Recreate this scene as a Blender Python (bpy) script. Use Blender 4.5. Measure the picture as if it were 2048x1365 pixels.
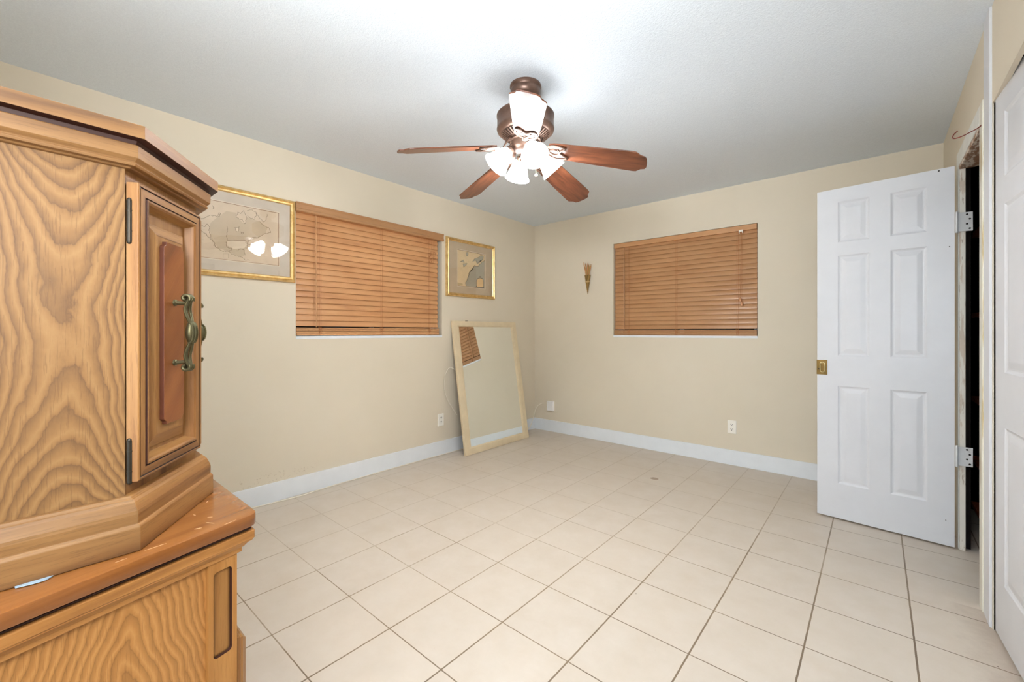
import bpy, bmesh, math, random
from mathutils import Vector, Matrix
random.seed(7)
for o in list(bpy.data.objects): bpy.data.objects.remove(o)
S = bpy.context.scene
COL = S.collection
R = math.radians
V = Vector

# ------------------------------------------------------------------ camera
cam_d = bpy.data.cameras.new('camera'); cam = bpy.data.objects.new('camera', cam_d); COL.objects.link(cam)
cam.location = (0, 0, 1.161); cam.rotation_euler = (R(90), 0, R(40.673))
cam_d.sensor_width = 36; cam_d.lens = 848 / 2048 * 36; cam_d.shift_y = -17.7 / 2048; cam_d.clip_start = .02
S.camera = cam

# ------------------------------------------------------------------ world, lights, exposure
XL, XR, YB, YF, ZC = -3.134, .344, 4.070, -.62, 2.44
FAN = V((-1.381, 1.714, ZC))
w = bpy.data.worlds.new('night'); S.world = w; w.use_nodes = True
w.node_tree.nodes['Background'].inputs[0].default_value = (.30, .34, .42, 1)
w.node_tree.nodes['Background'].inputs[1].default_value = .05
S.view_settings.view_transform = 'Standard'; S.view_settings.look = 'None'
S.view_settings.gamma = 1; S.view_settings.exposure = 1.22; S.view_settings.use_curve_mapping = False

def area(name, loc, rot, sx, sy, power, col):
    d = bpy.data.lights.new(name, 'AREA'); d.shape = 'RECTANGLE'; d.size = sx; d.size_y = sy; d.energy = power; d.color = col
    o = bpy.data.objects.new(name, d); COL.objects.link(o); o.location = loc; o.rotation_euler = rot
    return o
# daylight coming in through the open doorway in the wall behind the camera
area('doorway_daylight', (.06, -2.3, 1.15), (R(90), 0, 0), 1.1, 1.7, 24, (.72, .88, 1.0))
# added fill light behind the camera, aimed up and forward at the ceiling
fl = area('bounced_fill', (-.25, -.30, 1.85), V((-.42, .62, .85)).to_track_quat('-Z', 'Y').to_euler(), .6, .4, 20, (.92, .97, 1.0))
fl.data.spread = R(115)
# added soft fill light beside the camera, facing into the room
area('camera_fill', (-.12, -.24, 1.45), V((-.62, .76, -.12)).to_track_quat('-Z', 'Y').to_euler(), .4, .5, 7.5, (.95, .975, 1.0))
BULB_W = 5.2
BULB_COL = (1.0, .97, .93)
SHADE_E = 8.6

# ------------------------------------------------------------------ helpers
def srgb(*c):
    f = lambda v: v / 12.92 if v <= .04045 else ((v + .055) / 1.055) ** 2.4
    return tuple(f(x / 255) for x in c) + (1,)

def mat(name):
    m = bpy.data.materials.new(name); m.use_nodes = True
    nt = m.node_tree; b = nt.nodes['Principled BSDF']
    return m, nt, b

def N(nt, typ, **kw):
    n = nt.nodes.new(typ)
    for k, v in kw.items():
        if k.startswith('i_'):
            n.inputs[int(k[2:])].default_value = v
        else: setattr(n, k, v)
    return n
def L(nt, a, b): nt.links.new(a, b)
def math_n(nt, op, a, b=None, c=None):
    n = nt.nodes.new('ShaderNodeMath'); n.operation = op
    for i, x in enumerate((a, b, c)):
        if x is None: continue
        if isinstance(x, (int, float)): n.inputs[i].default_value = x
        else: nt.links.new(x, n.inputs[i])
    return n.outputs[0]
def mixc(nt, fac, a, b, blend='MIX'):
    n = nt.nodes.new('ShaderNodeMix'); n.data_type = 'RGBA'; n.blend_type = blend
    for i, x in ((0, fac), (6, a), (7, b)):
        if isinstance(x, (int, float)): n.inputs[i].default_value = x
        elif isinstance(x, tuple): n.inputs[i].default_value = x
        else: nt.links.new(x, n.inputs[i])
    return n.outputs[2]
def ramp(nt, fac, stops):
    n = nt.nodes.new('ShaderNodeValToRGB'); cr = n.color_ramp
    while len(cr.elements) > 1: cr.elements.remove(cr.elements[-1])
    for i, (p, c) in enumerate(stops):
        e = cr.elements[0] if i == 0 else cr.elements.new(p)
        e.position = p; e.color = c if len(c) == 4 else tuple(c) + (1,)
    nt.links.new(fac, n.inputs[0]); return n.outputs[0]
def noise(nt, vec, scale=5, detail=3, rough=.55, dist=0):
    n = nt.nodes.new('ShaderNodeTexNoise'); n.inputs['Scale'].default_value = scale
    n.inputs['Detail'].default_value = detail; n.inputs['Roughness'].default_value = rough; n.inputs['Distortion'].default_value = dist
    if vec is not None: nt.links.new(vec, n.inputs['Vector'])
    return n.outputs['Fac']
def bump(nt, h, bsdf, strength=.3, dist=.01):
    n = nt.nodes.new('ShaderNodeBump'); n.inputs['Strength'].default_value = strength; n.inputs['Distance'].default_value = dist
    nt.links.new(h, n.inputs['Height']); nt.links.new(n.outputs[0], bsdf.inputs['Normal'])
def pos(nt): return nt.nodes.new('ShaderNodeNewGeometry').outputs['Position']
def objc(nt): return nt.nodes.new('ShaderNodeTexCoord').outputs['Object']
def sep(nt, v):
    n = nt.nodes.new('ShaderNodeSeparateXYZ'); nt.links.new(v, n.inputs[0]); return n.outputs
def comb(nt, *a):
    n = nt.nodes.new('ShaderNodeCombineXYZ')
    for i, x in enumerate(a):
        if isinstance(x, (int, float)): n.inputs[i].default_value = x
        else: nt.links.new(x, n.inputs[i])
    return n.outputs[0]
def dot(nt, v, d):
    n = nt.nodes.new('ShaderNodeVectorMath'); n.operation = 'DOT_PRODUCT'; nt.links.new(v, n.inputs[0]); n.inputs[1].default_value = d
    return n.outputs['Value']

def paint(name, col, rough=.5, spec=.5, var=.04, bmp=0, bscale=60, metal=0, coat=0):
    m, nt, b = mat(name)
    p = objc(nt)
    n = noise(nt, p, 9, 4)
    dk = tuple(c * (1 - var * 2) for c in col[:3]) + (1,); lt = tuple(min(1, c * (1 + var)) for c in col[:3]) + (1,)
    L(nt, ramp(nt, n, [(.3, dk), (.7, lt)]), b.inputs['Base Color'])
    b.inputs['Roughness'].default_value = rough; b.inputs['Specular IOR Level'].default_value = spec
    b.inputs['Metallic'].default_value = metal; b.inputs['Coat Weight'].default_value = coat
    if bmp: bump(nt, noise(nt, p, bscale, 3), b, bmp, .004)
    return m

def wood(name, axis, light, mid, dark, rough=.46, world=True, fine=1.0, rings=None, streak=26., coat=.05, figure=.55, spec=.32):
    """axis = grain direction. rings = (centre, across_dir, a, c, wobble): cathedral figure of a flat-sawn veneer."""
    m, nt, b = mat(name)
    P = pos(nt) if world else objc(nt)
    ax = V(axis).normalized(); t1 = ax.orthogonal().normalized(); t2 = ax.cross(t1)
    g, u, v = dot(nt, P, ax), dot(nt, P, t1), dot(nt, P, t2)
    def str_vec(k, l): return comb(nt, math_n(nt, 'MULTIPLY', u, k), math_n(nt, 'MULTIPLY', v, k), math_n(nt, 'MULTIPLY', g, l))
    pores = noise(nt, str_vec(520, 22), 1, 2, .6)
    band = noise(nt, str_vec(streak, 1.6), 1, 4, .55, .4)
    if rings:
        cen, acr, a, c, wob = rings
        q = nt.nodes.new('ShaderNodeVectorMath'); q.operation = 'SUBTRACT'; L(nt, P, q.inputs[0]); q.inputs[1].default_value = cen
        uu = dot(nt, q.outputs[0], V(acr).normalized()); gg = dot(nt, q.outputs[0], ax)
        wv = comb(nt, math_n(nt, 'MULTIPLY', uu, 13), 0., math_n(nt, 'MULTIPLY', gg, 5.))
        wn = math_n(nt, 'SUBTRACT', noise(nt, wv, 1, 2, .45), .5)
        uu = math_n(nt, 'ADD', uu, math_n(nt, 'MULTIPLY', math_n(nt, 'SUBTRACT', noise(nt, comb(nt, 0., 3., math_n(nt, 'MULTIPLY', gg, 4.)), 1, 3), .5), .06))
        if a == 'v':     # nested upright arrow heads: ring pitch c, wob rings per metre along the grain
            rr = math_n(nt, 'POWER', math_n(nt, 'ADD', math_n(nt, 'MULTIPLY', uu, uu), .0001), .5)
            fld = math_n(nt, 'ADD', math_n(nt, 'DIVIDE', rr, c), math_n(nt, 'MULTIPLY', gg, wob)); wob = 2.0
        else: fld = math_n(nt, 'SUBTRACT', math_n(nt, 'DIVIDE', math_n(nt, 'MULTIPLY', uu, uu), a), math_n(nt, 'DIVIDE', math_n(nt, 'MULTIPLY', gg, gg), c))
        fld = math_n(nt, 'ADD', fld, math_n(nt, 'MULTIPLY', wn, wob))
        wob2 = math_n(nt, 'SUBTRACT', noise(nt, comb(nt, math_n(nt, 'MULTIPLY', uu, 46), 7., math_n(nt, 'MULTIPLY', gg, 26)), 1, 3, .6), .5)
        fld = math_n(nt, 'ADD', fld, math_n(nt, 'MULTIPLY', wob2, .75))
        jag = noise(nt, str_vec(420, 60), 1, 2, .6)
        fld = math_n(nt, 'ADD', fld, math_n(nt, 'MULTIPLY', jag, .13))
        fr = math_n(nt, 'FRACT', math_n(nt, 'ADD', fld, 60.))
        mixd = lambda f: tuple(mid[i] * (1 - f) + dark[i] * f for i in range(3)) + (1,)
        base = ramp(nt, fr, [(0., mixd(.80)), (.05, mixd(.25)), (.12, mid), (.34, light), (.60, mixd(.05)), (.82, mixd(figure * .6)), (.95, mixd(figure)), (1., mixd(.95))])
        base = mixc(nt, .35, base, ramp(nt, band, [(.3, mid), (.7, light)]))
    else:
        base = ramp(nt, band, [(.28, dark), (.42, mid), (.6, light), (.78, mid)])
    big = noise(nt, P, 2.3, 2)
    base = mixc(nt, math_n(nt, 'MULTIPLY', math_n(nt, 'GREATER_THAN', pores, .60), .26 * fine), base, dark)
    base = mixc(nt, math_n(nt, 'MULTIPLY', ramp(nt, big, [(.35, (0, 0, 0, 1)), (.7, (1, 1, 1, 1))]), .25), base, mid)
    L(nt, base, b.inputs['Base Color'])
    b.inputs['Roughness'].default_value = rough; b.inputs['Coat Weight'].default_value = coat; b.inputs['Coat Roughness'].default_value = .22; b.inputs['Specular IOR Level'].default_value = spec
    bump(nt, pores, b, .08, .0015)
    return m

# ---- mesh builders
def finish(name, bm, m, parent=None, smooth=False, bev=0, seg=2, auto=None):
    bmesh.ops.recalc_face_normals(bm, faces=bm.faces)
    me = bpy.data.meshes.new(name); bm.to_mesh(me); bm.free()
    o = bpy.data.objects.new(name, me); COL.objects.link(o)
    for x in (m if isinstance(m, (list, tuple)) else [m]): me.materials.append(x)
    if parent is not None:
        o.parent = parent
        root = parent
        while root.parent is not None: root = root.parent
        if root.type == 'EMPTY' or root.location.length > 0:
            me.transform(Matrix.Translation(-root.location))
    if bev:
        bv = o.modifiers.new('bevel', 'BEVEL'); bv.width = bev; bv.segments = seg; bv.limit_method = 'ANGLE'; bv.angle_limit = R(32)
    if smooth:
        for p in me.polygons: p.use_smooth = True
        if auto: me.set_sharp_from_angle(angle=R(auto))
    return o
def thing(name, label, cat, loc, group=None):
    o = bpy.data.objects.new(name, None); COL.objects.link(o); o.location = loc; o.empty_display_size = .05
    return tag(o, label, cat, group)
def tag(o, label, cat, group=None, kind=None):
    o['label'] = label; o['category'] = cat
    if group: o['group'] = group
    if kind: o['kind'] = kind
    return o
def struct(o, label, cat): return tag(o, label, cat, kind='structure')

def box(bm, x0, x1, y0, y1, z0, z1, M=None, mi=0):
    vs = [bm.verts.new((x, y, z)) for x in (x0, x1) for y in (y0, y1) for z in (z0, z1)]
    fs = [bm.faces.new([vs[i] for i in q]) for q in ((0, 1, 3, 2), (4, 6, 7, 5), (0, 4, 5, 1), (2, 3, 7, 6), (0, 2, 6, 4), (1, 5, 7, 3))]
    for f in fs: f.material_index = mi
    if M is not None: bmesh.ops.transform(bm, matrix=M, verts=vs)
    return vs
def loops(bm, rings, cap0=True, cap1=True, closed=True, mi=0):
    """skin successive point loops of equal count"""
    R_ = [[bm.verts.new(p) for p in r] for r in rings]
    n = len(R_[0])
    for a, b in zip(R_, R_[1:]):
        for i in range(n if closed else n - 1):
            j = (i + 1) % n
            f = bm.faces.new((a[i], a[j], b[j], b[i])); f.material_index = mi
    if cap0: bm.faces.new(R_[0][::-1]).material_index = mi
    if cap1: bm.faces.new(R_[-1]).material_index = mi
    return R_
def prism(bm, poly, z0, z1, M=None, mi=0):
    r = [[V((x, y, z)) if M is None else M @ V((x, y, z)) for x, y in poly] for z in (z0, z1)]
    return loops(bm, r, mi=mi)
def lathe(bm, prof, n=40, M=None, cap=True, mi=0):
    M = M or Matrix()
    rings = [[M @ V((r * math.cos(2 * math.pi * i / n), r * math.sin(2 * math.pi * i / n), z)) for i in range(n)] for r, z in prof]
    return loops(bm, rings, cap, cap, mi=mi)
def sweep(bm, pts, radii, n=10, up=V((0, 0, 1)), cap=True, closed_path=False, mi=0):
    """elliptical tube; radii = list of r or (r_side, r_up)"""
    pts = [V(p) for p in pts]; rings = []
    if isinstance(radii, (int, float)): radii = [radii] * len(pts)
    m = len(pts)
    for i, p in enumerate(pts):
        if closed_path: t = (pts[(i + 1) % m] - pts[i - 1])
        else: t = pts[min(i + 1, m - 1)] - pts[max(i - 1, 0)]
        t.normalize()
        s = t.cross(up)
        if s.length < 1e-4: s = t.orthogonal()
        s.normalize(); q = s.cross(t)
        r = radii[i]; ra, rb = r if isinstance(r, tuple) else (r, r)
        rings.append([p + s * ra * math.cos(2 * math.pi * k / n) + q * rb * math.sin(2 * math.pi * k / n) for k in range(n)])
    if closed_path: rings.append(rings[0])
    loops(bm, rings, cap and not closed_path, cap and not closed_path, mi=mi)
def curve_pts(ctrl, n=8):
    """Catmull-Rom through control points"""
    c = [V(p) for p in ctrl]; c = [c[0] * 2 - c[1]] + c + [c[-1] * 2 - c[-2]]; out = []
    for i in range(1, len(c) - 2):
        for k in range(n):
            t = k / n
            p0, p1, p2, p3 = c[i - 1:i + 3]
            out.append(.5 * ((2 * p1) + (p2 - p0) * t + (2 * p0 - 5 * p1 + 4 * p2 - p3) * t * t + (3 * p1 - p0 - 3 * p2 + p3) * t ** 3))
    out.append(c[-2]); return out
def ball(bm, c, r, n=14, sc=(1, 1, 1), mi=0):
    M = Matrix.Translation(V(c)) @ Matrix.Diagonal((*sc, 1))
    lathe(bm, [(max(.0001, r * math.sin(math.pi * i / n)), -r * math.cos(math.pi * i / n)) for i in range(n + 1)], n * 2, M, mi=mi)
def frameM(o, x, y, z):
    """matrix whose columns are the axes x, y, z at origin o"""
    m = Matrix.Identity(4)
    for i, a in enumerate((x, y, z)): m.col[i] = (*V(a), 0)
    m.col[3] = (*V(o), 1); return m
def nest(bm, M, rects, cap=True, mi=0):
    """rects: (s0,s1,z0,z1,depth) skinned one after another; local axes s, depth, z"""
    rings = [[M @ V((a, d, c)) for a, c in ((s0, z0), (s1, z0), (s1, z1), (s0, z1))] for s0, s1, z0, z1, d in rects]
    if isinstance(mi, (list, tuple)):
        for i in range(len(rings) - 1): loops(bm, rings[i:i + 2], False, cap and i == len(rings) - 2, mi=mi[i] or 0)
        bmesh.ops.remove_doubles(bm, verts=bm.verts, dist=1e-6)
    else: loops(bm, rings, False, cap, mi=mi)
def offset_poly(poly, t):
    out = []; n = len(poly)
    for i in range(n):
        a, b, c = V(poly[i - 1]), V(poly[i]), V(poly[(i + 1) % n])
        d1, d2 = (b - a).normalized(), (c - b).normalized()
        n1, n2 = V((d1.y, -d1.x)), V((d2.y, -d2.x))
        k = 1 + n1.dot(n2)
        out.append(b + (n1 + n2) * (t / k))
    return out
def round_poly(poly, rad, n=6):
    out = []
    for i, r in enumerate(rad):
        b = V(poly[i]); a = V(poly[i - 1]); c = V(poly[(i + 1) % len(poly)])
        d1, d2 = (a - b).normalized(), (c - b).normalized()
        if r <= 0: out.append(b); continue
        ang = d1.angle(d2); dist = r / math.tan(ang / 2); cen = b + (d1 + d2).normalized() * (r / math.sin(ang / 2))
        p0, p1 = b + d1 * dist - cen, b + d2 * dist - cen
        a0 = math.atan2(p0.y, p0.x); da = math.atan2(p1.y, p1.x) - a0
        da = (da + math.pi) % (2 * math.pi) - math.pi
        for k in range(n + 1):
            out.append(cen + V((math.cos(a0 + da * k / n), math.sin(a0 + da * k / n))) * r)
    return out
def stack(bm, plan, levels, mi=0):
    """moulded solid: plan polygon offset by t at every height z"""
    loops(bm, [[V((p.x, p.y, z)) for p in offset_poly(plan, t)] for t, z in levels], mi=mi)
def copy_tree(o, parent=None):
    c = o.copy(); COL.objects.link(c); c.parent = parent
    for ch in list(o.children): copy_tree(ch, c)
    return c

# ------------------------------------------------------------------ materials
WALL = srgb(222, 205, 174)
def wall_mat(name, dirt=False):
    m, nt, b = mat(name); p = pos(nt)
    n = noise(nt, p, 1.3, 3)
    c = ramp(nt, n, [(.3, srgb(221, 210, 189)), (.7, srgb(226, 215, 195))])
    if dirt:   # scuffed, water-marked paint just above the baseboard
        s = sep(nt, p)
        spots = math_n(nt, 'GREATER_THAN', noise(nt, p, 60, 4, .7), .60)
        patch = math_n(nt, 'GREATER_THAN', noise(nt, p, 5, 3), .53)
        band = math_n(nt, 'MULTIPLY', math_n(nt, 'LESS_THAN', s[2], .20), math_n(nt, 'LESS_THAN', s[1], 1.45))
        c = mixc(nt, math_n(nt, 'MULTIPLY', math_n(nt, 'MULTIPLY', math_n(nt, 'MULTIPLY', spots, patch), band), .30), c, srgb(150, 120, 80))
        d = math_n(nt, 'POWER', math_n(nt, 'ADD', math_n(nt, 'POWER', math_n(nt, 'SUBTRACT', s[1], .345), 2), math_n(nt, 'POWER', math_n(nt, 'SUBTRACT', s[2], 2.232), 2)), .5)
        c = mixc(nt, math_n(nt, 'MULTIPLY', math_n(nt, 'LESS_THAN', d, .018), .25), c, srgb(150, 130, 80))
    L(nt, c, b.inputs['Base Color']); b.inputs['Roughness'].default_value = .55; b.inputs['Specular IOR Level'].default_value = .3
    bump(nt, noise(nt, p, 120, 3), b, .05, .004)
    return m
M_wall = wall_mat('beige_wall_paint'); M_wallL = wall_mat('beige_wall_paint_scuffed', True)

def ceiling_mat():
    m, nt, b = mat('popcorn_ceiling'); p = pos(nt)
    n = noise(nt, p, 210, 3, .6); n2 = noise(nt, p, 110, 3, .6)
    L(nt, ramp(nt, n, [(.3, srgb(222, 230, 238)), (.7, srgb(232, 240, 247))]), b.inputs['Base Color'])
    b.inputs['Roughness'].default_value = .9; b.inputs['Specular IOR Level'].default_value = .15
    bump(nt, math_n(nt, 'ADD', n, n2), b, .30, .006)
    return m
M_ceil = ceiling_mat()

def floor_mat():
    m, nt, b = mat('beige_floor_tile'); p = pos(nt); s = sep(nt, p)
    TX, TY, X0, Y0 = .3107, .3140, -.8240, 1.5744
    wob = math_n(nt, 'MULTIPLY', math_n(nt, 'SUBTRACT', noise(nt, p, 35, 3), .5), .0022)
    fx = math_n(nt, 'DIVIDE', math_n(nt, 'ADD', math_n(nt, 'SUBTRACT', s[0], X0), wob), TX)
    fy = math_n(nt, 'DIVIDE', math_n(nt, 'ADD', math_n(nt, 'SUBTRACT', s[1], Y0), wob), TY)
    dx = math_n(nt, 'MULTIPLY', math_n(nt, 'ABSOLUTE', math_n(nt, 'SUBTRACT', fx, math_n(nt, 'ROUND', fx))), TX)
    dy = math_n(nt, 'MULTIPLY', math_n(nt, 'ABSOLUTE', math_n(nt, 'SUBTRACT', fy, math_n(nt, 'ROUND', fy))), TY)
    gx = math_n(nt, 'LESS_THAN', dx, .0030); gy = math_n(nt, 'LESS_THAN', dy, .0022)
    # grout dirt: dark along the walkway in front of the doors, almost clean towards the far corner
    walk = math_n(nt, 'ADD', math_n(nt, 'MULTIPLY', s[0], .34), math_n(nt, 'MULTIPLY', s[1], -.26))
    dirt = math_n(nt, 'ADD', math_n(nt, 'ADD', walk, 1.15), math_n(nt, 'MULTIPLY', math_n(nt, 'SUBTRACT', noise(nt, p, 2.2, 4, .65), .5), 1.3))
    dirt.node.use_clamp = True
    gcol = mixc(nt, dirt, srgb(160, 138, 108), srgb(92, 78, 68))
    cell = comb(nt, math_n(nt, 'FLOOR', fx), math_n(nt, 'FLOOR', fy), 0.)
    wn = nt.nodes.new('ShaderNodeTexWhiteNoise'); L(nt, cell, wn.inputs['Vector'])
    t = mixc(nt, ramp(nt, noise(nt, p, 7, 5, .65), [(.3, (0, 0, 0, 1)), (.72, (1, 1, 1, 1))]), srgb(203, 190, 174), srgb(211, 200, 187))
    t = mixc(nt, math_n(nt, 'MULTIPLY', wn.outputs[0], .30), t, srgb(212, 199, 182))
    t = mixc(nt, math_n(nt, 'MULTIPLY', math_n(nt, 'GREATER_THAN', noise(nt, p, 55, 4, .7), .68), .12), t, srgb(190, 165, 138))
    # brown stain and specks
    d = math_n(nt, 'POWER', math_n(nt, 'ADD', math_n(nt, 'POWER', math_n(nt, 'MULTIPLY', math_n(nt, 'ADD', s[0], 1.333), .8), 2), math_n(nt, 'POWER', math_n(nt, 'SUBTRACT', s[1], 3.282), 2)), .5)
    st = math_n(nt, 'MULTIPLY', math_n(nt, 'LESS_THAN', math_n(nt, 'ADD', d, math_n(nt, 'MULTIPLY', noise(nt, p, 30, 3), .02)), .036), .6)
    t = mixc(nt, st, t, srgb(125, 85, 30))
    vo = nt.nodes.new('ShaderNodeTexVoronoi'); vo.inputs['Scale'].default_value = 4.2; L(nt, p, vo.inputs['Vector'])
    t = mixc(nt, math_n(nt, 'MULTIPLY', math_n(nt, 'LESS_THAN', vo.outputs['Distance'], .014), .8), t, srgb(90, 70, 60))
    c = mixc(nt, math_n(nt, 'MULTIPLY', gy, math_n(nt, 'MINIMUM', math_n(nt, 'ADD', math_n(nt, 'MULTIPLY', dirt, 1.5), .45), 1.)), t, gcol)
    c = mixc(nt, math_n(nt, 'MULTIPLY', gx, math_n(nt, 'MINIMUM', math_n(nt, 'ADD', math_n(nt, 'MULTIPLY', dirt, 1.5), .45), 1.)), c, gcol)
    # grime against the closet jamb
    cd = math_n(nt, 'ADD', math_n(nt, 'MULTIPLY', math_n(nt, 'SUBTRACT', s[0], XR), 7.), math_n(nt, 'MULTIPLY', noise(nt, p, 14, 4, .7), 1.5))
    gr = math_n(nt, 'MULTIPLY', ramp(nt, cd, [(.0, (0, 0, 0, 1)), (.8, (1, 1, 1, 1))]), math_n(nt, 'LESS_THAN', s[1], 2.62))
    c = mixc(nt, math_n(nt, 'MULTIPLY', gr, .35), c, srgb(130, 100, 75))
    L(nt, c, b.inputs['Base Color'])
    b.inputs['Roughness'].default_value = .42; b.inputs['Specular IOR Level'].default_value = .35
    groove = math_n(nt, 'SUBTRACT', 1., math_n(nt, 'MAXIMUM', gx, gy))
    bump(nt, math_n(nt, 'ADD', groove, math_n(nt, 'MULTIPLY', noise(nt, p, 40, 3), .15)), b, .25, .002)
    return m
M_floor = floor_mat()

M_white = paint('white_gloss_paint', srgb(218, 219, 223), .38, .5, .012)
M_base = paint('white_baseboard_paint', srgb(234, 238, 242), .35, .5, .015)
M_cream = paint('cream_worn_paint', srgb(232, 231, 224), .45, .4, .05)
M_dark = paint('dark_void_shade', srgb(22, 14, 11), .8, .2, .1)  # near-black tone standing in for shade in the closet and door gap
M_glass_dark, nt, b = mat('window_pane_glass')
b.inputs['Base Color'].default_value = (.02, .025, .03, 1); b.inputs['Roughness'].default_value = .04
M_outlet = paint('ivory_plastic', srgb(248, 244, 234), .35, .5, .02)
M_slot = paint('dark_slot', srgb(34, 28, 22), .6, .3, .05)
M_cable = paint('white_cable_vinyl', srgb(246, 238, 222), .4, .5, .03)
M_hinge = paint('painted_hinge_metal', srgb(222, 222, 222), .35, .6, .05)

# worn strip: cream paint rubbed to yellow wood
def worn_mat(name, base, under, thr=.55, scale=(14, 14, 2.2), dark=None):
    m, nt, b = mat(name); p = pos(nt); s = sep(nt, p)
    vv = comb(nt, math_n(nt, 'MULTIPLY', s[0], scale[0]), math_n(nt, 'MULTIPLY', s[1], scale[1]), math_n(nt, 'MULTIPLY', s[2], scale[2]))
    n = noise(nt, vv, 1, 5, .65)
    c = mixc(nt, ramp(nt, n, [(thr, (0, 0, 0, 1)), (thr + .05, (1, 1, 1, 1))]), base, under)
    if dark: c = mixc(nt, ramp(nt, noise(nt, vv, 2.7, 5, .7), [(.60, (0, 0, 0, 1)), (.64, (1, 1, 1, 1))]), c, dark)
    L(nt, c, b.inputs['Base Color']); b.inputs['Roughness'].default_value = .5
    bump(nt, n, b, .25, .004)
    return m
M_worn = worn_mat('cream_paint_worn_edge', srgb(224, 220, 206), srgb(196, 178, 140), .55, (9, 9, 1.0))
M_jamb = worn_mat('peeling_jamb_paint', srgb(226, 220, 208), srgb(206, 190, 172), .52, (30, 30, 4), srgb(176, 160, 142))
M_rotten = worn_mat('splintered_raw_wood', srgb(214, 200, 184), srgb(150, 112, 84), .46, (40, 14, 40), srgb(70, 48, 36))

# wood family of the armoire (linear colours)
WL, WM, WD = srgb(144, 106, 64), srgb(120, 84, 48), srgb(76, 50, 31)
T_ch = V((-.8077, .5897, 0)); N_ch = V((.5897, .8077, 0))
W_side = wood('armoire_side_veneer', (0, 0, 1), srgb(148, 112, 70), srgb(130, 94, 55), srgb(66, 41, 27), rings=((-.95, .045, 1.17), (0, 1, 0), .0013, .0150, 2.0), figure=.75, rough=.52, coat=.02)
W_y = wood('armoire_moulding_wood', (0, 1, 0), WL, WM, WD)
W_ch = wood('armoire_canted_moulding_wood', tuple(T_ch), srgb(160, 115, 64), srgb(137, 92, 48), srgb(96, 61, 32))
W_z = wood('armoire_upright_wood', (0, 0, 1), srgb(161, 117, 68), srgb(138, 93, 50), srgb(94, 59, 32))
W_burl = wood('armoire_plaque_veneer', tuple(T_ch + V((0, 0, 1.2))), srgb(146, 88, 46), srgb(130, 74, 37), srgb(98, 53, 26), streak=14, fine=.3, rough=.3)
W_top = wood('dresser_top_wood', (-.26, .96, 0), srgb(144, 91, 44), srgb(128, 77, 35), srgb(94, 54, 25), fine=.35, rough=.25, coat=.5)
W_low = wood('dresser_side_veneer', (0, 0, 1), srgb(194, 142, 82), srgb(172, 119, 63), srgb(104, 66, 34), rings=((-.888, .122, .60), (-.2635, .9647, 0), 'v', .0125, 20.), figure=.6)
W_groove = paint('armoire_dark_groove', srgb(58, 28, 18), .5, .4, .1)  # dark tone for the groove faces
M_brass = paint('antique_brass', srgb(104, 98, 70), .40, .5, .2, metal=.75)
M_hingeD = paint('aged_hinge_metal', srgb(64, 58, 50), .4, .5, .15, metal=.8)

# ------------------------------------------------------------------ the room
TH = .16
# openings: left window y,z ; back window x,z ; doors in the right wall y,z
LW = (1.286, 2.625, 1.112, 2.075); BW = (-2.093, -.762, 1.108, 2.087)
DO = (2.660, 3.280, 0, 2.050); CO = (1.00, 2.480, 0, 2.056)
bm = bmesh.new(); box(bm, XL - TH, 1.6, YF - TH, YB + TH, -.1, 0); struct(finish('floor', bm, M_floor), 'beige ceramic tile floor with brown grout lines', 'floor')
bm = bmesh.new(); box(bm, XL - TH, 1.6, YF - TH, YB + TH, ZC, ZC + .1); struct(finish('ceiling', bm, M_ceil), 'white popcorn textured ceiling', 'ceiling')

def wall_with_holes(name, M, u0, u1, z1, holes, m, label, TH=TH):
    """wall in local axes u (along), d (outwards from the room), z; rectangular holes cut right through"""
    us = sorted({u0, u1} | {h[0] for h in holes} | {h[1] for h in holes}); zs = sorted({0, z1} | {h[2] for h in holes} | {h[3] for h in holes})
    bm = bmesh.new(); vd = {}
    def vert(i, j, k):
        if (i, j, k) not in vd: vd[(i, j, k)] = bm.verts.new(M @ V((us[i], k * TH, zs[j])))
        return vd[(i, j, k)]
    solid = lambda i, j: 0 <= i < len(us) - 1 and 0 <= j < len(zs) - 1 and not any(h[0] <= us[i] and us[i + 1] <= h[1] and h[2] <= zs[j] and zs[j + 1] <= h[3] for h in holes)
    for i in range(len(us) - 1):
        for j in range(len(zs) - 1):
            if not solid(i, j): continue
            for k in (0, 1): bm.faces.new([vert(i, j, k), vert(i + 1, j, k), vert(i + 1, j + 1, k), vert(i, j + 1, k)])
            for (di, dj, a, b_) in ((-1, 0, (i, j), (i, j + 1)), (1, 0, (i + 1, j), (i + 1, j + 1)), (0, -1, (i, j), (i + 1, j)), (0, 1, (i, j + 1), (i + 1, j + 1))):
                if not solid(i + di, j + dj): bm.faces.new([vert(*a, 0), vert(*b_, 0), vert(*b_, 1), vert(*a, 1)])
    return struct(finish(name, bm, m), label, 'wall')
wall_with_holes('wall_left', frameM((XL, 0, 0), (0, 1, 0), (-1, 0, 0), (0, 0, 1)), YF, YB, ZC, [LW], M_wallL, 'beige wall with the wide blind and both framed maps')
wall_with_holes('wall_back', frameM((0, YB, 0), (1, 0, 0), (0, 1, 0), (0, 0, 1)), XL - TH, XR + TH, ZC, [BW], M_wall, 'beige far wall with the smaller blind beside the open door')
wall_with_holes('wall_right', frameM((XR, 0, 0), (0, 1, 0), (1, 0, 0), (0, 0, 1)), YF, YB, ZC, [DO, CO], M_wall, 'beige right-hand wall around the closet doorway', .016)
wall_with_holes('wall_front', frameM((0, YF, 0), (1, 0, 0), (0, -1, 0), (0, 0, 1)), XL, XR, ZC, [(-.76, .26, 0, 2.04)], M_wall, 'beige wall behind the camera with an open doorway')
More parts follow.
